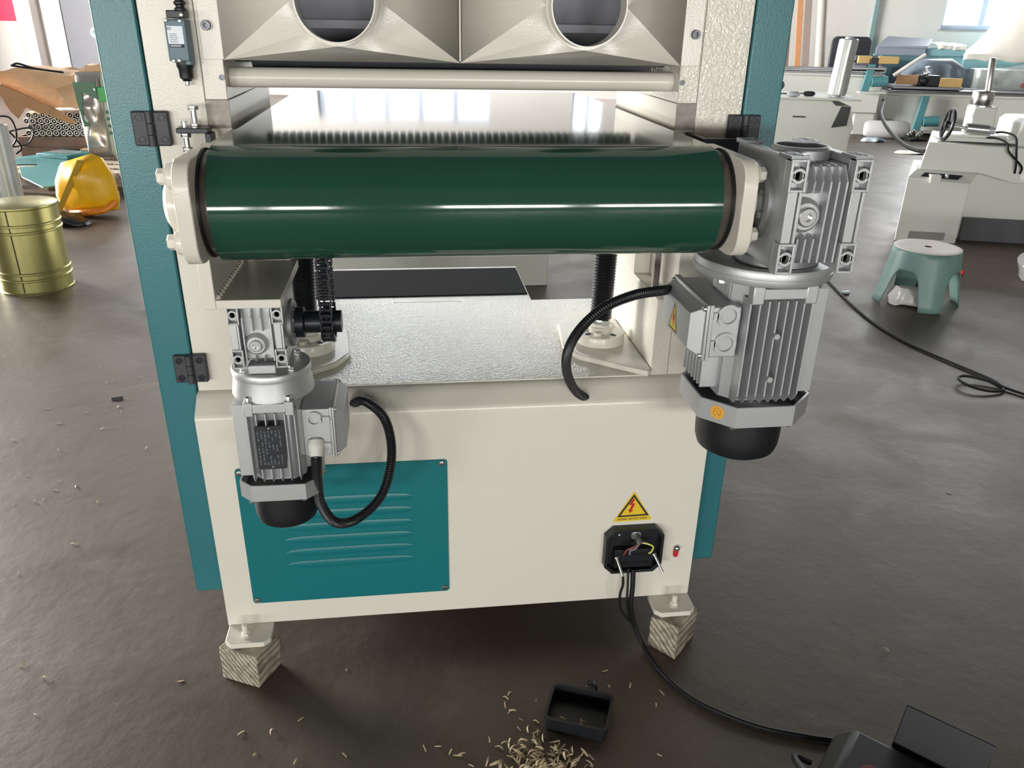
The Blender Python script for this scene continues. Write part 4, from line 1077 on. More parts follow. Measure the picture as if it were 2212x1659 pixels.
# pallet with teal sheet parts
M['pallet'] = wood_mat('pale_pallet_wood', 'd8c7b2', 'a8937c', 8, 3, (0, 0, 0))
M['pallet_dk'] = mat('grey_pallet_wood', '9c8c7e', .8, var=.2, vscale=10)
pl = thing('pallet', 'pale wooden pallet with notched bearers holding teal steel sheets', 'pallet', (-2.62, 5.45, 0), R(-18))
for i in range(5):
    part('deck_board', MB().box(-.45, .62, -.45+i*.19, -.45+i*.19+.13, .116, .140), 'pallet', pl, local=True, bevel=.003)
for x in (-.43, .06, .53):
    part('bearer', MB().prism([(-.45, .02), (-.33, .02), (-.30, .07), (-.12, .07), (-.09, .02), (.10, .02), (.13, .07), (.30, .07), (.33, .02), (.44, .02), (.44, .116), (-.45, .116)], 'x', x, x+.07), 'pallet_dk', pl, local=True, bevel=.002)
for i in range(3):
    part('base_board', MB().box(-.45, .62, -.45+i*.38, -.45+i*.38+.13, .0, .02), 'pallet_dk', pl, local=True)
M['teal_flat'] = mat('flat_teal_paint', '3f8487', .45)
single('sheet_panel', MB().prism([(1.075*a, -1.3+1.075*(b+1.3)) for a, b in [(-3.0, 5.15), (-2.80, 5.44), (-2.62, 5.22), (-2.52, 5.15), (-2.14, 4.16), (-2.27, 4.04), (-2.55, 4.42), (-2.72, 4.80), (-2.62, 4.85), (-2.66, 4.95), (-2.80, 4.93)]], 'z', .141, .149), 'teal_flat', 'large notched teal steel sheet lying on the pallet', 'sheet metal', bevel=.001)
sp_ = thing('vent_panel', 'small teal steel panel with four slots lying behind the notched sheet', 'sheet metal', (-2.79, 5.80, .150), R(-26))
part('panel', MB().box(-.16, .16, -.13, .13, 0, .03), 'teal_flat', sp_, local=True, bevel=.003)
for k in range(4): part('slot', MB().lathe([(.022, .0), (.020, .006), (.012, .011), (0, .013)], (0, 0, 0), (0, 0, 1), 12).xf(Matrix.Translation((-.085+k*.055, .0, .030)) @ Matrix.Rotation(R(-20), 4, 'Z') @ Matrix.Diagonal((.8, 3.4, 1, 1))), 'label', sp_, local=True)
M['card'] = mat('tan_offcut', 'e0bd96', .75)
single('board_offcut', MB().box(-2.70, -2.58, 5.90, 5.99, .141, .19), 'card', 'tan wood offcut beside the slotted teal panel, left of two', 'offcut', bevel=.002)
single('board_offcut', MB().box(-2.56, -2.42, 5.88, 5.97, .141, .20), 'card', 'tan wood offcut behind the silver sack, right of two', 'offcut', bevel=.002)
M['crate'] = mat('weathered_brown_plank', '8a7468', .85, var=.3, vscale=7)
cr = thing('bar_crate', 'low weathered plank crate under the bundle of steel bars', 'crate', (-2.92, 6.5, 0))
for k in range(3): part('plank', MB().box(-3.24, -2.62, 6.06, 6.10, .02+.085*k, .10+.085*k), 'crate', cr, bevel=.003)
for x in (-3.22, -2.67): part('post', MB().box(x, x+.05, 6.10, 6.16, 0, .275), 'crate', cr)
part('crate_floor', MB().box(-3.24, -2.62, 6.10, 6.95, .25, .275), 'crate', cr)
M['bar'] = mat('satin_bar_steel', 'c0bfbb', .4, .5)
def bar_mesh():
    mb = MB().lathe([(.0255, .0), (.0255, .75), (.018, .76), (0, .76)], (0, 0, 0), (0, 1, 0), 18)
    mb.lathe([(.0255, -.0), (.0235, -.006), (.017, -.006), (.014, .004), (.007, .004), (.007, -.003), (0, -.003)], (0, 0, 0), (0, 1, 0), 18)
    return mesh_of(mb, 'bar', 30, 'steel_bar')
bm_ = bar_mesh()
for row in range(4):
    for k in range(9 if row % 2 == 0 else 8):
        o = bpy.data.objects.new('steel_bar', bm_); COL.objects.link(o)
        o.location = (-3.135+.054*k+(.027 if row % 2 else 0)+random.uniform(-.002, .002), 6.05+random.uniform(-.012, .012), .3015+.0475*row)
        o['label'] = 'steel bar end in the stacked bundle under the brown paper'; o['category'] = 'bar'; o['group'] = 'steel bars bundled on the crate'
# kraft paper parcel on the bundle
M['kraft'] = mat('kraft_paper', 'd9b48f', .62, bump=.5, bscale=14, var=.14, vscale=7)
def sheet(outline, y0, y1, seed, amt, cuts=6, sc=5):
    bm = bmesh.new()
    m = len(outline)
    f = [bm.verts.new((p[0], y0, p[1])) for p in outline]; b = [bm.verts.new((p[0], y1, p[1])) for p in outline]
    for i in range(m): bm.faces.new((f[i], f[(i+1) % m], b[(i+1) % m], b[i]))
    bm.faces.new(list(reversed(f))); bm.faces.new(b)
    bmesh.ops.triangulate(bm, faces=bm.faces[:])
    for _ in range(3): bmesh.ops.subdivide_edges(bm, edges=[e for e in bm.edges if e.calc_length() > .045], cuts=1)
    bmesh.ops.triangulate(bm, faces=bm.faces[:])
    for v in bm.verts:
        q = v.co*sc+Vector((seed, 0, 0))
        ridge = 1-abs(noise.noise(q))*2
        v.co += Vector((noise.noise(q*1.3+Vector((9, 0, 0))), ridge*2.0, noise.noise(q*1.7+Vector((0, 9, 0)))))*amt
    vs = [tuple(v.co) for v in bm.verts]; bm.verts.index_update()
    fs = [tuple(v.index for v in f_.verts) for f_ in bm.faces]; bm.free()
    return MB().add(vs, fs)
kp = thing('paper_parcel', 'crumpled brown kraft paper draped over the bundle of steel bars', 'paper', (-2.88, 6.1, .46))
part('wrapping', sheet([(-3.27, .745), (-3.10, .815), (-2.90, .800), (-2.66, .775), (-2.55, .835), (-2.44, .855), (-2.43, .755), (-2.62, .70), (-2.62, .54), (-2.68, .510), (-3.02, .525), (-3.18, .64)], 5.90, 6.35, 2, .026), 'kraft', kp, angle=20)
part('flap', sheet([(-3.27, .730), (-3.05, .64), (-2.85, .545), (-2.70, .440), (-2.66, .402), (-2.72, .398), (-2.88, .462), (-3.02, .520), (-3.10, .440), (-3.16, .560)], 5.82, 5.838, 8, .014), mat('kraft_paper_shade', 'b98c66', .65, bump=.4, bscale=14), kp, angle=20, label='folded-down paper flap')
part('tie_wire', MB().tube(smooth([(-3.08, 5.87, .835), (-3.02, 5.86, .850), (-2.90, 5.86, .815), (-2.70, 5.86, .790), (-2.80, 5.87, .800), (-2.98, 5.87, .822), (-3.08, 5.87, .835)], 6), .008, 8), 'darksteel', kp)
M['foil'] = mat('crinkled_silver_foil', 'c6c3bd', .22, .55, bump=.8, bscale=16, var=.2, vscale=9)
M['green_print'] = mat('green_sack_print', '2fae53', .35, bump=.3, bscale=14)
M['dkgreen'] = mat('dark_green_sack_print', '2f6b47', .35, bump=.3, bscale=14)
fb = thing('foil_sack', 'tall crinkled silver foil sack with bright green print beside the paper parcel', 'sack', (-2.46, 5.75, .141))
def fsack(zz0, zz1, name, m, x0, x1, dy, seed, label=None):
    vs, fs = pillow([(x0, zz0), (x1, zz0), (x1+.01, (zz0+zz1)/2), (x1-.005, zz1), (x0+.01, zz1), (x0-.01, (zz0+zz1)/2)], .15, seed, .022, n=12, sc=11)
    part(name, MB().add([(v[0], v[1]+dy, max(.003, v[2])) for v in vs], fs), m, fb, local=True, angle=50, label=label)
fsack(.0, .66, 'sack_body', 'foil', -.12, .075, 0, 4)
fsack(.0, .655, 'side_panel', mat('pale_sack_side', 'c9d2c4', .4, bump=.5, bscale=14), .06, .15, .02, 6)
part('green_band', MB().box(.052, .142, -.066, -.058, .444, .554), 'green_print', fb, local=True, bevel=.004, label='bright green printed band')
part('dark_band', MB().prism([(-.115, .59), (.05, .59), (.05, .46), (-.06, .52), (-.085, .31), (-.04, .26), (-.09, .255), (-.11, .46)], 'y', -.078, -.066), 'dkgreen', fb, local=True, label='dark green printed shape')
mb = MB()
for z in (.365, .315, .26, .205): mb.box(.085, .112, -.0640, -.0580, z-.012, z+.012)
part('print_mark', mb, 'dkgreen', fb, local=True)
single('cable_tangle', MB().tube(smooth([(-3.35, 5.8, .20), (-3.30, 5.75, .42), (-3.12, 5.72, .46), (-3.10, 5.72, .30), (-3.22, 5.7, .19), (-3.34, 5.7, .26), (-3.20, 5.74, .38), (-3.08, 5.72, .24), (-3.12, 5.7, .18)], 8), .007, 8)
       .tube(smooth([(-3.4, 5.8, .25), (-3.2, 5.76, .335), (-3.0, 5.79, .37), (-3.05, 5.78, .25), (-3.25, 5.74, .22)], 8), .006, 8), 'cord', 'tangle of dark cables in front of the steel bars', 'cable')
M['poster'] = mat('red_poster', 'd43b5e', .6)
mb = MB().box(-16.6, -15.52, -.02, -.005, 1.10, 2.1).xf(ROOM)
single('wall_poster', mb, 'poster', 'plain red poster on the left end of the back wall', 'poster')

# ------------------------------------------------------------------ right background
M['stool'] = mat('sage_green_plastic', '71908c', .42, var=.12, vscale=9, bump=.05, bscale=60)
M['stool_top'] = mat('worn_seat_painted_sheen', 'd8cdc6', .5, var=.10, vscale=12)  # worn seat, with reflected light also put into its pale colour
stl = thing('plastic_stool', 'sage green plastic stool with a worn seat, paled by painted reflection, and a centre hole', 'stool', (2.455, 2.128, 0), R(-14))
vs = []; fs = []; NA = 120; NH = 9; H = .268
leg = [0, 90, 180, 270]
for i in range(NA):
    a = 360*i/NA; off = min(abs((a-l+180) % 360-180) for l in leg)
    zl = 0.0 if off < 17 else (.178 if off > 36 else .178*math.sqrt(max(0, 1-((36-off)/19)**2)))
    for k in range(NH+1):
        z = zl+(H-zl)*k/NH; u = 1-z/H
        rr = .148+.036*u+.006*max(0, u-.9)*10*(1 if off < 20 else 0)
        if off < 25: rr += .006*u*(1-off/25)
        vs.append((rr*math.cos(R(a)), rr*math.sin(R(a)), z))
for i in range(NA):
    j = (i+1) % NA
    for k in range(NH): fs.append((i*(NH+1)+k, j*(NH+1)+k, j*(NH+1)+k+1, i*(NH+1)+k+1))
part('legs_and_skirt', MB().add(vs, fs), 'stool', stl, local=True, solid=.005, angle=60)
part('seat', MB().lathe([(.016, .272), (.12, .270), (.142, .2745), (.1495, .272), (.1505, .266), (.148, .258), (.016, .262), (.016, .272)], (0, 0, 0), (0, 0, 1), 60), 'stool_top', stl, local=True, label='worn seat with centre hole, reflection painted into its pale colour')
vs, fs = pillow([(-.075, .0), (.08, .0), (.085, .03), (.05, .085), (-.06, .095), (-.085, .04)], .12, 7, .03, sc=16)
single('plastic_bag', MB().add([(v[0]+2.37, v[1]+2.085, max(.004, v[2])) for v in vs], fs), 'film_milky', 'crumpled clear plastic bag under the sage green stool', 'bag', angle=40)
single('dark_block', MB().prism([(2.56, .0), (2.655, .0), (2.665, .02), (2.655, .105), (2.575, .105)], 'y', 2.40, 2.48), mat('dark_teal_grey_box', '2c3a40', .5), 'dark teal grey block behind the stool', 'block', bevel=.006)
single('red_ball', MB().lathe([(0, 0), (.007, .002), (.0115, .007), (.0125, .0125), (.0115, .018), (.007, .023), (0, .025)], (2.99, 2.54, 0), (0, 0, 1), 16), 'red', 'tiny red ball on the floor right of the stool', 'ball')
vs, fs = pillow([(-.02, .0), (.022, .0), (.02, .016), (-.018, .014)], .03, 4, .008, sc=40)
single('paper_scrap', MB().add([(v[0]+2.163, v[1]+2.262, max(.001, v[2])) for v in vs], fs), 'label', 'small white paper scrap beside the cord on the floor', 'scrap', angle=40)
fc_pts = [(2.45, 3.9, .006), (2.38, 3.2, .006), (2.24, 2.75, .006), (2.15, 2.36, .006), (2.085, 2.02, .006), (2.058, 1.77, .006), (2.068, 1.58, .006), (2.095, 1.46, .006), (2.150, 1.27, .006), (2.175, 1.17, .006), (2.155, 1.095, .007), (2.095, 1.080, .010), (2.035, 1.105, .018), (2.020, 1.165, .022), (2.065, 1.200, .020), (2.135, 1.165, .014), (2.175, 1.10, .008), (2.26, .96, .006), (2.45, .70, .006), (2.8, .3, .006)]
single('floor_cable', MB().tube(smooth(fc_pts, 10), .0052, 8), 'cord', 'black cable with one loop running along the floor past the stool', 'cable')

# near machine with spindle (rotated like the hall)
M['mgrey'] = mat('pale_grey_machine', 'd9dad4', .42)  # grey raised a little for haze, painted into the colour
ma = thing('boring_machine', 'pale grey boring machine with upright chrome spindle and black handwheel', 'machine', (3.05, 3.30, 0), RZ_ROOM)
def taper(mb, xl, y0, k=.30):
    mb.v = [(v[0]+(v[1]-y0)*k if v[0] < xl else v[0], v[1], v[2]) for v in mb.v]; return mb
part('front_pedestal', taper(MB().prism([(0, 0), (.36, 0), (.36, .372), (.0, .392)], 'y', 0, .55), .1, 0), 'mgrey', ma, bevel=.004, local=True)
part('pedestal_shoulder', MB().add([(0, 0, .391), (.36, 0, .371), (.42, .08, .425), (.065, .08, .437), (.15, .5, .43), (.42, .5, .43)], [(0, 1, 2, 3), (0, 3, 4), (1, 5, 2), (3, 2, 5, 4), (0, 4, 5, 1)]), 'mgrey', ma, local=True)
part('slot_opening', MB().add([(.075, .0135, .4005), (.29, .0135, .3895), (.325, .045, .4110), (.105, .045, .4200), (.075, .017, .3985), (.29, .017, .3875), (.325, .0485, .409), (.105, .0485, .418)], [(0, 1, 2, 3), (7, 6, 5, 4), (0, 4, 5, 1), (1, 5, 6, 2), (2, 6, 7, 3), (3, 7, 4, 0)]), 'black', ma, local=True, label='dark slot in the shoulder')
part('slot_tab', MB().box(.125, .185, -.018, .035, .365, .415), 'mgrey', ma, bevel=.003, local=True)
part('slot_peg', MB().lathe([(.012, 0), (.010, .018), (.004, .022), (0, .022)], (.225, .02, .398), (0, 0, 1), 14), 'label', ma, local=True)
part('toe_plate', MB().box(.070, .285, -.012, 0, .02, .065), mat('grey_toe_plate', '8c8a86', .5), ma, bevel=.002, local=True)
part('upper_body', taper(MB().prism([(.075, .435), (.42, .425), (.62, .375), (1.9, .34), (1.9, .55), (.42, .585), (.095, .597)], 'y', .075, .75), .12, .075), 'mgrey', ma, bevel=.004, local=True)
part('recessed_body', MB().prism([(.361, .0), (1.9, .0), (1.9, .35), (.62, .38), (.42, .425), (.361, .36)], 'y', .16, .70), 'mgrey', ma, bevel=.003, local=True)
part('kick_plate', MB().box(.42, 1.9, .12, .159, 0, .14), mat('dark_grey_kick', '4f5354', .5), ma, local=True)
part('control_tower', MB().prism([(.635, .54), (1.3, .53), (1.3, .74), (.67, .735), (.64, .71)], 'y', .20, .60), 'mgrey', ma, bevel=.006, local=True)
def wheel(parent, c, ax, r, m='black', local=True, tube=.008):
    c = Vector(c); a = Vector(ax).normalized(); u = a.orthogonal().normalized(); w = a.cross(u)
    P = [c+(u*math.cos(2*math.pi*k/28)+w*math.sin(2*math.pi*k/28))*r for k in range(29)]
    h = part('handwheel', MB().tube(P, tube, 10, caps=False), m, parent, local=local)
    for k in range(3):
        d = u*math.cos(R(120*k+20))+w*math.sin(R(120*k+20))
        part('spoke', MB().tube([c, c+d*r*.98], tube*.8, 8), m, h, local=local)
    part('hub', MB().cyl(c-a*.018, c+a*.028, r*.24, 16), m, h, local=local)
    return h
wheel(ma, (.738, .180, .645), (0, 1, 0), .046)
# spindle group: local origin shift of the second frame is (.35,.2) in world, about (.27,.28) local
ox, oy = .271, .283
part('base_slide', MB().box(ox-.06, ox+.36, oy-.12, oy+.16, .596, .618).box(ox-.03, ox+.30, oy-.08, oy+.10, .618, .634), 'mgrey', ma, bevel=.003, local=True)
part('spindle_block', MB().box(ox+.085, ox+.220, oy-.05, oy+.09, .634, .795), 'mgrey', ma, bevel=.008, local=True)
part('spindle_nose', MB().lathe([(.058, 0), (.062, .006), (.062, .075), (.056, .09), (.030, .092)], (ox+.140, oy+.02, .795), (0, 0, 1), 32), 'steel', ma, local=True)
part('nose_flange', MB().lathe([(.066, 0), (.066, .008), (.060, .012)], (ox+.140, oy+.02, .793), (0, 0, 1), 32), 'zinc', ma, local=True)
part('spindle_shaft', MB().lathe([(.0195, 0), (.0195, .178), (.014, .188)], (ox+.160, oy+.02, .885), (-.09, 0, 1), 24), 'steel', ma, local=True)
part('cross_cylinder', MB().cyl((ox+.052, oy-.09, .674), (ox+.176, oy-.09, .666), .030, 28), 'zinc', ma, local=True)
part('cylinder_cap', MB().cyl((ox+.176, oy-.09, .666), (ox+.215, oy-.09, .664), .022, 20), 'label', ma, local=True)
part('cross_rod', MB().cyl((ox-.05, oy-.09, .684), (ox+.052, oy-.09, .674), .009, 14), 'steel', ma, local=True)
wheel(ma, (ox-.055, oy-.09, .690), (1, 0, -.12), .088, tube=.011)
for (dx, tz, cx_) in ((.265, .655, .345), (.225, .620, .375)):
    part('hose', MB().tube(smooth([(ox+dx-.04, oy-.09, tz), (ox+dx+.0, oy-.12, tz+.005), (ox+dx+.03, oy-.215, tz-.01), (ox+dx+.05, .045, .56), (ox+cx_-.01, .052, .48), (ox+cx_, .066, .435)], 6), .006, 8), 'cord', ma, local=True)
part('motor_bulge', MB().lathe([(.05, 0), (.05, .02), (.042, .045), (.02, .058), (0, .06)], (.70, .12, .42), (0, -1, 0), 24), 'mgrey', ma, local=True)
part('air_hose', MB().tube(smooth([(.34, 2.45, .66), (.335, 2.40, .64), (.26, 2.084, .583), (.194, 1.607, .545), (.154, 1.139, .514), (.126, .681, .500), (.105, .32, .515), (.115, .16, .53)], 10), .0135, 10), 'cord', ma, local=True, label='thick black air hose')
# wrapped coil at the right edge
wc = thing('wrapped_coil', 'black coil in clear crinkled plastic at the right edge on the floor', 'coil', (3.36, 2.40, 0))
mb = MB()
for k in range(5):
    P = [(3.40+.10*math.cos(2*math.pi*i/24), 2.40+.05*math.sin(2*math.pi*i/24)*.4-.05+.028*k, .115+.095*math.sin(2*math.pi*i/24)) for i in range(25)]
    mb.tube(P, .011, 8, caps=False)
part('coil', mb, 'rubber', wc)
vs, fs = pillow([(-.15, .0), (.15, .0), (.17, .12), (.12, .24), (.0, .28), (-.10, .20), (-.17, .08)], .26, 9, .035, sc=12)
part('plastic_wrap', MB().add([(v[0]+3.39, v[1]+2.40, max(.004, v[2])) for v in vs], fs), 'film', wc, angle=40)

# white machine box with the stretch film roll on it
mc = thing('edge_machine', 'pale grey machine box with a cut-out corner behind the large gearbox', 'machine', (3.4, 5.0, 0), RZ_ROOM)
part('body', MB().prism([(-.75, 0), (.165, 0), (.165, .42), (.18, .50), (.13, .66), (.02, .66), (-.02, .695), (-.75, .695)], 'y', 0, .7), 'mgrey', mc, bevel=.005, local=True)
part('work_top', MB().box(-.78, .20, -.01, .72, .696, .712), 'mgrey', mc, bevel=.003, local=True)
part('corner_opening', MB().prism([(.01, .49), (.125, .51), (.135, .655), (.06, .655)], 'y', -.004, .004), 'black', mc, local=True, label='dark opening with machinery')
part('front_slot', MB().box(-.30, -.20, -.003, .003, .560, .572), 'black', mc, local=True)
roll('film_roll', 'tall roll of clear stretch film standing on the pale machine box', 3.50, 5.17, .7125, .073, .45, lean=(.06, 0, 1))
def tool(name, label, cat, x, y, z, dx, col, L, r):
    t = thing(name, label, cat, (x, y, z))
    part('handle', MB().lathe([(r*.6, 0), (r, .2*L), (r, .8*L), (r*.5, L)], (x, y, z+r), (1, dx, 0), 14), col, t)
    part('tip', MB().cyl((x-.06, y-.06*dx, z+r), (x, y, z+r), r*.35, 8), 'steel', t)
tool('screwdriver', 'hand tool with a pale rounded handle on the machine box', 'tool', 3.06, 5.14, .7125, -.3, 'label', .10, .022)
tool('scraper', 'small hand tool with a black handle on the machine box', 'tool', 3.24, 5.22, .7125, -.3, 'black', .09, .020)

# things along the back wall: laid out in a frame that is carried K times farther from (0, -1.3, 1.2)
K = 1.12; ZB = 1.2-1.2/K
def bg(P): return (K*P[0], -1.3+K*(P[1]+1.3), 1.2+K*(P[2]-1.2))
def bgm(P0): return Matrix.Translation(bg(P0)) @ Matrix.Rotation(RZ_ROOM, 4, 'Z') @ Matrix.Scale(K, 4)
def bthing(name, label, cat, P0): return thing(name, label, cat, bg(P0), RZ_ROOM, None, K)
# copy lathes with wood blocks
M['rail'] = mat('grey_machined_rail', '8f9096', .35, .7)
M['teal_bg'] = mat('teal_post_paint', '4f8b92', .45)  # teal lightened to stand for haze over the background
M['wood_blk'] = mat('yellowed_pine', 'd2b173', .65, var=.15, vscale=14)
M['wood_blk2'] = mat('tan_pine', 'd3a87d', .65, var=.15, vscale=14)
def lathe_bench(name, label, P0, s0, s1, ztop, zbot, posts, blocks, drop):
    t = bthing(name, label, 'machine', P0)
    part('bed', MB().box(s0, s1, 0, .35, zbot, ztop-.09), 'mgrey', t, bevel=.01, local=True)
    part('bed_lip', MB().box(s0-.01, s1+.01, -.02, .37, ztop-.09, ztop-.065), 'mgrey', t, bevel=.004, local=True)
    for y in (.0, .11, .24): part('rail', MB().box(s0, s1, y, y+.05, ztop-.065, ztop-.02+.01*(y > .2)), 'rail', t, bevel=.004, local=True)
    part('guide_rod', MB().cyl((s0, -.05, ztop-.035), (s1, -.05, ztop-.035), .015, 16), 'steel', t, local=True)
    for (a, zt, zb) in posts:
        p = part('support_post', MB().prism([(a, zt), (a+.075, zt), (a+.045, zb), (a-.035, zb)], 'y', -.11, -.06), 'teal_bg', t, bevel=.004, local=True)
        part('post_motor', MB().cyl((a+.06, -.10, zb+.10), (a+.22, -.10, zb+.11), .055, 20), 'teal_bg', p, local=True)
        part('post_foot', MB().box(a-.06, a+.22, -.16, -.02, zb-.02, zb), 'mgrey', p, bevel=.004, local=True)
    for (a, b, c, d, m) in blocks: part('jaw_block', MB().box(a, b, -.10, -.04, c, d), m, t, bevel=.003, local=True, label='yellowish pine jaw block')
    return t
b2 = lathe_bench('copy_lathe', 'long pale lathe bench with steel rails and two pine jaw blocks, right background', (5.45, 7.6, 0), -.03, 2.4, .645, .165, [(.33, .56, .19)], [(.03, .245, .675, .775, 'wood_blk2'), (.475, .705, .660, .752, 'wood_blk')], 0)
part('carriage', MB().box(.0, .72, -.12, .30, .632, .662), 'rail', b2, bevel=.006, local=True)
part('tool_head', MB().box(.245, .475, -.09, .10, .662, .775).lathe([(.05, 0), (.05, .02), (.03, .03), (0, .03)], (.31, -.09, .72), (0, -1, 0), 20), 'darksteel', b2, bevel=.012, local=True)
part('clamp_knob', MB().lathe([(.02, 0), (.035, .01), (.035, .03), (.01, .04), (.01, .07), (.03, .075), (.03, .09), (0, .095)], (.34, 0, .775), (0, 0, 1), 16), 'steel', b2, local=True)
part('end_plate', MB().box(-.06, -.03, -.05, .38, .13, .60), 'mgrey', b2, bevel=.004, local=True)
b1 = lathe_bench('copy_lathe', 'pale lathe bench with one pine jaw block behind the film roll', (5.0, 7.6, 0), -1.2, .30, .835, .36, [(.10, .88, .60)], [(-.02, .12, .888, .962, 'wood_blk'), (.19, .40, .888, .962, 'wood_blk')], 0)
part('carriage', MB().box(-.10, .29, -.12, .25, .822, .850), 'rail', b1, bevel=.006, local=True)
part('tool_head', MB().box(.09, .20, -.10, .0, .85, .945), 'darksteel', b1, bevel=.008, local=True)
part('leg', MB().box(-1.1, -.9, .03, .32, ZB, .36), 'mgrey', b1, local=True); part('leg', MB().box(.08, .28, .03, .32, ZB, .36), 'mgrey', b1, local=True)
part('leg', MB().box(.0, .30, .03, .32, ZB, .166), 'mgrey', b2, local=True); part('leg', MB().box(1.8, 2.2, .03, .32, ZB, .166), 'mgrey', b2, local=True)
M['roll_white'] = mat('white_foam_roll', 'd2d2d2', .7)
mb = MB().lathe([(0, 0), (.08, .01), (.10, .05), (.103, .3), (.103, .48), (.08, .52), (0, .53)], (5.67, 8.36, .104), (.951, -.309, 0), 28)
single('foam_roll', mb, 'roll_white', 'thick white roll lying on the floor under the lathe bench', 'roll')

# back bench: teal cabinets, grey tray, plastic sheets
M['teal_cab'] = mat('haze_pale_teal', '86b5be', .5)  # haze painted in: the teal is made paler than the paint
M['grey_lid'] = mat('grey_blue_lid', '8d97a6', .45)
M['blue_wrap'] = mat('blue_grey_wrapped_goods', '7f8d9c', .45, bump=.6, bscale=10, var=.25, vscale=7)
bb_ = bthing('teal_cabinet', 'long teal cabinet, its colour paled for haze, against the back wall under the plastic sheeting', 'cabinet', (6.0, 8.7, 0))
part('carcass', MB().box(-.05, 2.9, .10, .60, ZB, .945), 'teal_cab', bb_, bevel=.004, local=True)
part('raised_top', MB().box(.45, .90, .05, .60, .945, 1.03), 'teal_cab', bb_, bevel=.004, local=True)
part('toe_rail', MB().box(.9, 2.9, .04, .10, .80, .92), 'teal_cab', bb_, bevel=.004, local=True)
for k in range(4): part('cabinet_door', MB().box(.10+.68*k, .72+.68*k, .085, .10, .12, .80), 'blue_wrap', bb_, bevel=.004, local=True)
tr = bthing('grey_tray', 'wide grey blue sheet metal tray on the teal cabinet', 'tray', (6.0, 8.7, 1.03))
part('tray_body', MB().add([(-.15, .0, .0), (.44, .0, -.005), (.60, .45, .075), (.06, .45, .10), (-.15, .0, .02), (.44, .0, .025), (.60, .45, .105), (.06, .45, .13)], [(3, 2, 1, 0), (4, 5, 6, 7), (0, 1, 5, 4), (1, 2, 6, 5), (2, 3, 7, 6), (3, 0, 4, 7)]), 'grey_lid', tr, local=True, bevel=.004)
part('tray_skirt', MB().box(-.14, .43, .02, .10, -.085, .0), 'grey_lid', tr, local=True)
dk = bthing('dark_stand', 'dark grey stand beside the tray in front of the cabinet', 'stand', (5.62, 8.55, 0))
part('stand_body', MB().box(-.12, .22, .0, .34, ZB, .935), mat('dark_slate_paint', '5e616b', .5), dk, bevel=.01, local=True)
part('stand_shelf', MB().box(-.14, .24, -.03, .35, .86, .88), 'darksteel', dk, local=True)
bk = bthing('black_seat', 'dark rounded seat back standing behind the film roll', 'chair', (5.42, 9.10, 0))
part('seat_back', MB().prism(rrect(.02, .50, .55, 1.145, .07), 'y', 0, .06), mat('charcoal_vinyl', '4a4d57', .55), bk, bevel=.012, local=True)
part('seat', MB().prism(rrect(.02, .50, .0, .45, .05), 'z', .46, .53), M['charcoal_vinyl'] if 'charcoal_vinyl' in M else 'darksteel', bk, bevel=.012, local=True)
for (x, y) in ((.05, .03), (.46, .03), (.05, .42), (.46, .42)): part('leg', MB().cyl((x, y, ZB), (x, y, .47), .014, 10), 'darksteel', bk, local=True)
def cloth(name, label, pts, zb, m, P0, drop=.06, seed=1):
    # lumpy sheet over a box top: pts = (s0, s1, t0, t1), heights by function
    s0, s1, t0, t1, hf = pts; n, k = 40, 18; vs = []; fs = []
    for i in range(n+1):
        for j in range(k+1):
            s = s0+(s1-s0)*i/n; v = j/k
            if v < .3: t = t0-.008; z = hf(s, 0)-drop*(1-v/.3)
            else: t = t0+(t1-t0)*(v-.3)/.7; z = hf(s, (v-.3)/.7)
            q = Vector((s*7, t*7, z*4+seed)); d = noise.noise(q)*.018+noise.noise(q*2.7)*.009
            vs.append((s, t-abs(d)*.8, z+d+.02))
    for i in range(n):
        for j in range(k): fs.append((i*(k+1)+j, (i+1)*(k+1)+j, (i+1)*(k+1)+j+1, i*(k+1)+j+1))
    mb = MB().add(vs, fs).xf(bgm(P0))
    return single(name, mb, m, label, 'sheet', angle=80, solid=.004)
M['sheet_white'] = mat('milky_plastic_sheet', 'e6e3da', .35, bump=.3, bscale=14)
cloth('plastic_sheet', 'flat milky plastic sheet over the teal cabinet left of the draped heap', (.57, .90, .045, .58, lambda s, v: 1.045+.03*v), 0, 'sheet_white', (6.0, 8.7, 0), .045, 2)
def heap(s, v):
    x = max(0, (s-1.05)/.55); return .955+.035*v+min(1.0, x*x*.9+x*.25)*min(1, v*3.2)
cloth('plastic_sheet', 'milky plastic sheet draped over a tall heap below the right window', (.88, 2.9, .03, .58, heap), 0, 'sheet_white', (6.0, 8.7, 0), .07, 5)
hb = bthing('covered_machine', 'bulky machine under the draped milky plastic, below the right window', 'machine', (6.0, 8.7, .945))
part('covered_body', MB().prism([(1.5, 0), (2.85, 0), (2.85, .92), (1.95, .86)], 'y', .26, .55), 'teal_cab', hb, local=True)
gp_ = bthing('wrapped_machine', 'grey machine panel under crinkled clear plastic with a red button at right', 'machine', (6.95, 7.75, 0))
part('panel_body', MB().box(-.30, .9, .0, .35, ZB, .83), mat('pale_green_grey', 'b9c2bc', .45), gp_, bevel=.01, local=True)
part('stop_button', MB().lathe([(.028, 0), (.028, .015), (.022, .026), (0, .03)], (-.17, .0, .70), (0, -1, 0), 18), 'red', gp_, local=True, label='red push button')
part('stop_button', MB().lathe([(.028, 0), (.028, .015), (.022, .026), (0, .03)], (.20, .0, .665), (0, -1, 0), 18), 'red', gp_, local=True, label='red push button')
vs, fs = pillow([(-.36, .55), (.95, .5), (.95, .88), (.60, .86), (.30, .93), (.0, .86), (-.36, .84)], .34, 11, .05, n=14, sc=9)
part('plastic_cover', MB().add([(v[0], v[1]-.02, v[2]) for v in vs], fs), 'film', gp_, local=True, angle=40)
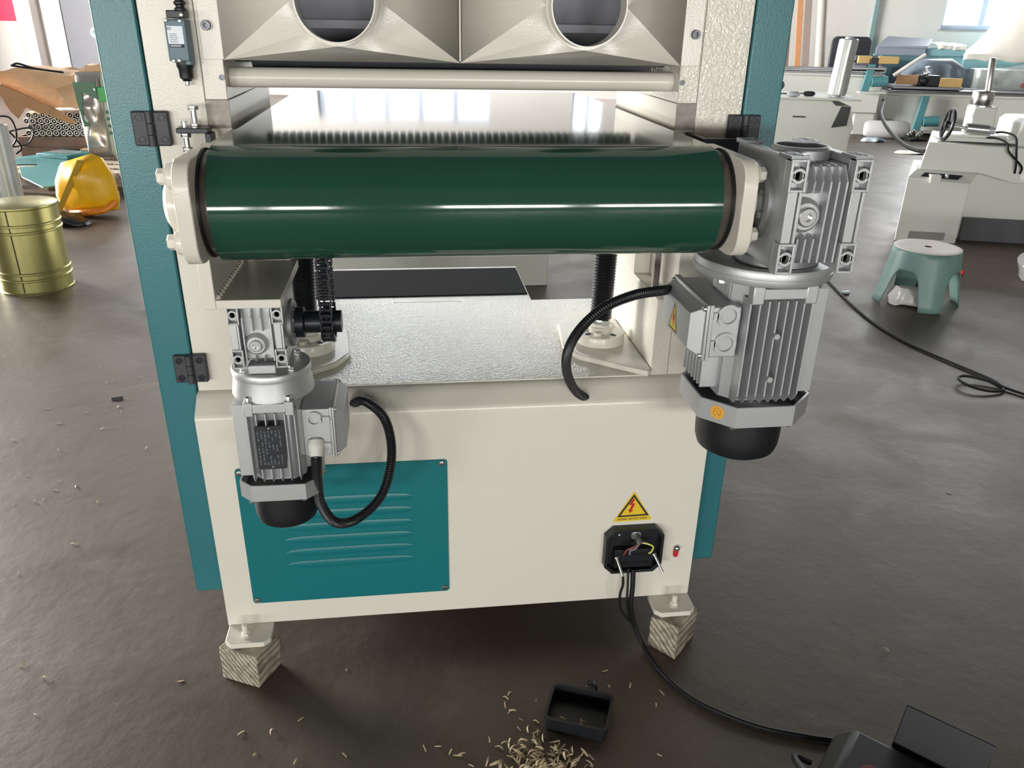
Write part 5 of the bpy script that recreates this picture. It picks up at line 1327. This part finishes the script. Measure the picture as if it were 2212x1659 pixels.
gw = bthing('wrapped_goods', 'blue grey goods bundled in clear plastic in front of the teal cabinet', 'bundle', (6.1, 8.25, 0))
vs, fs = pillow([(-.28, .45), (.56, .40), (.60, .70), (.56, .84), (.40, .93), (.05, .92), (-.12, .80)], .30, 13, .05, n=14, sc=8)
part('bundle', MB().add(vs, fs), 'blue_wrap', gw, local=True, angle=40)
part('support', MB().box(-.2, .55, -.1, .12, ZB, .5), 'blue_wrap', gw, local=True)
part('plastic_strip', MB().tube(smooth([(-.26, -.17, .73), (-.13, -.19, .84), (.05, -.17, .97)], 6), .022, 10), 'film_milky', gw, local=True)

# boards leaning at the back wall
M['pole_or'] = mat('orange_pine_board', 'd79a6b', .65, var=.12, vscale=9, stretch=(8, 8, .6))
M['pole_br'] = mat('brown_board', '8f7064', .7, var=.15, vscale=9, stretch=(8, 8, .6))
M['pole_gr'] = mat('grey_brown_tube', 'a2938c', .6)
M['pole_pale'] = mat('pale_tube', 'bdb6ad', .5)
for lab, m, a0, a1, w, d in (('broad brown board, leftmost of the leaning boards', 'pole_br', -.20, -.20, .10, .03), ('narrow orange pine board leaning at the back wall', 'pole_or', -.085, .0, .070, .03),
                          ('dark grey brown board right of the orange one', 'pole_gr', .005, .085, .085, .035), ('pale thick tube, rightmost of the leaning boards', 'pole_pale', .14, .25, .12, .0)):
    z1 = 2.6
    if d: mb = MB().prism([(a1+.05, ZB), (a1+w+.05, ZB), (a0+w-.12, z1), (a0-.12, z1)], 'y', 0, d)
    else: mb = MB().cyl((a1+w/2+.05, 0, ZB), (a0+w/2-.12, 0, z1), w/2, 20)
    mb.xf(bgm((4.93, 8.95, 0)))
    single('leaning_board' if d else 'leaning_tube', mb, m, lab, 'board' if d else 'tube', bevel=.004 if d else 0)
# small litter on the floor, right background
vs, fs = pillow([(-.16, .0), (.16, .0), (.14, .03), (.02, .05), (-.12, .045)], .16, 15, .03, sc=14)
single('blue_cloth', MB().add([(v[0]+5.58, v[1]+7.95, max(.004, v[2])) for v in vs], fs), mat('blue_white_cloth', '8fb4d6', .8, color2='e9eef2', vscale=14), 'blue and white cloth on the floor in front of the lathe bench', 'cloth', angle=60)
kb = thing('knob_cluster', 'cluster of shiny steel knobs on the floor before the lathe bench', 'hardware', (6.17, 8.03, 0))
for (x, y, z) in ((-.09, 0, .04), (-.03, .02, .07), (.04, .0, .045), (.08, .03, .06), (0, -.03, .03)):
    part('knob', MB().lathe([(0, -.035), (.025, -.025), (.035, 0), (.025, .025), (0, .035)], (6.17+x, 8.03+y, z+.03), (0, 0, 1), 14), 'steel', kb)
part('knob_plate', MB().box(6.06, 6.28, 7.96, 8.08, 0, .03), 'darksteel', kb, bevel=.004)
vs, fs = pillow([(-.22, .0), (.25, .0), (.22, .02), (-.18, .025)], .22, 17, .02, sc=10)
single('paper_sheet', MB().add([(v[0]+5.50, v[1]+7.0, max(.003, v[2])) for v in vs], fs), 'sheet_white', 'crumpled white paper on the floor behind the boring machine', 'paper', angle=60)
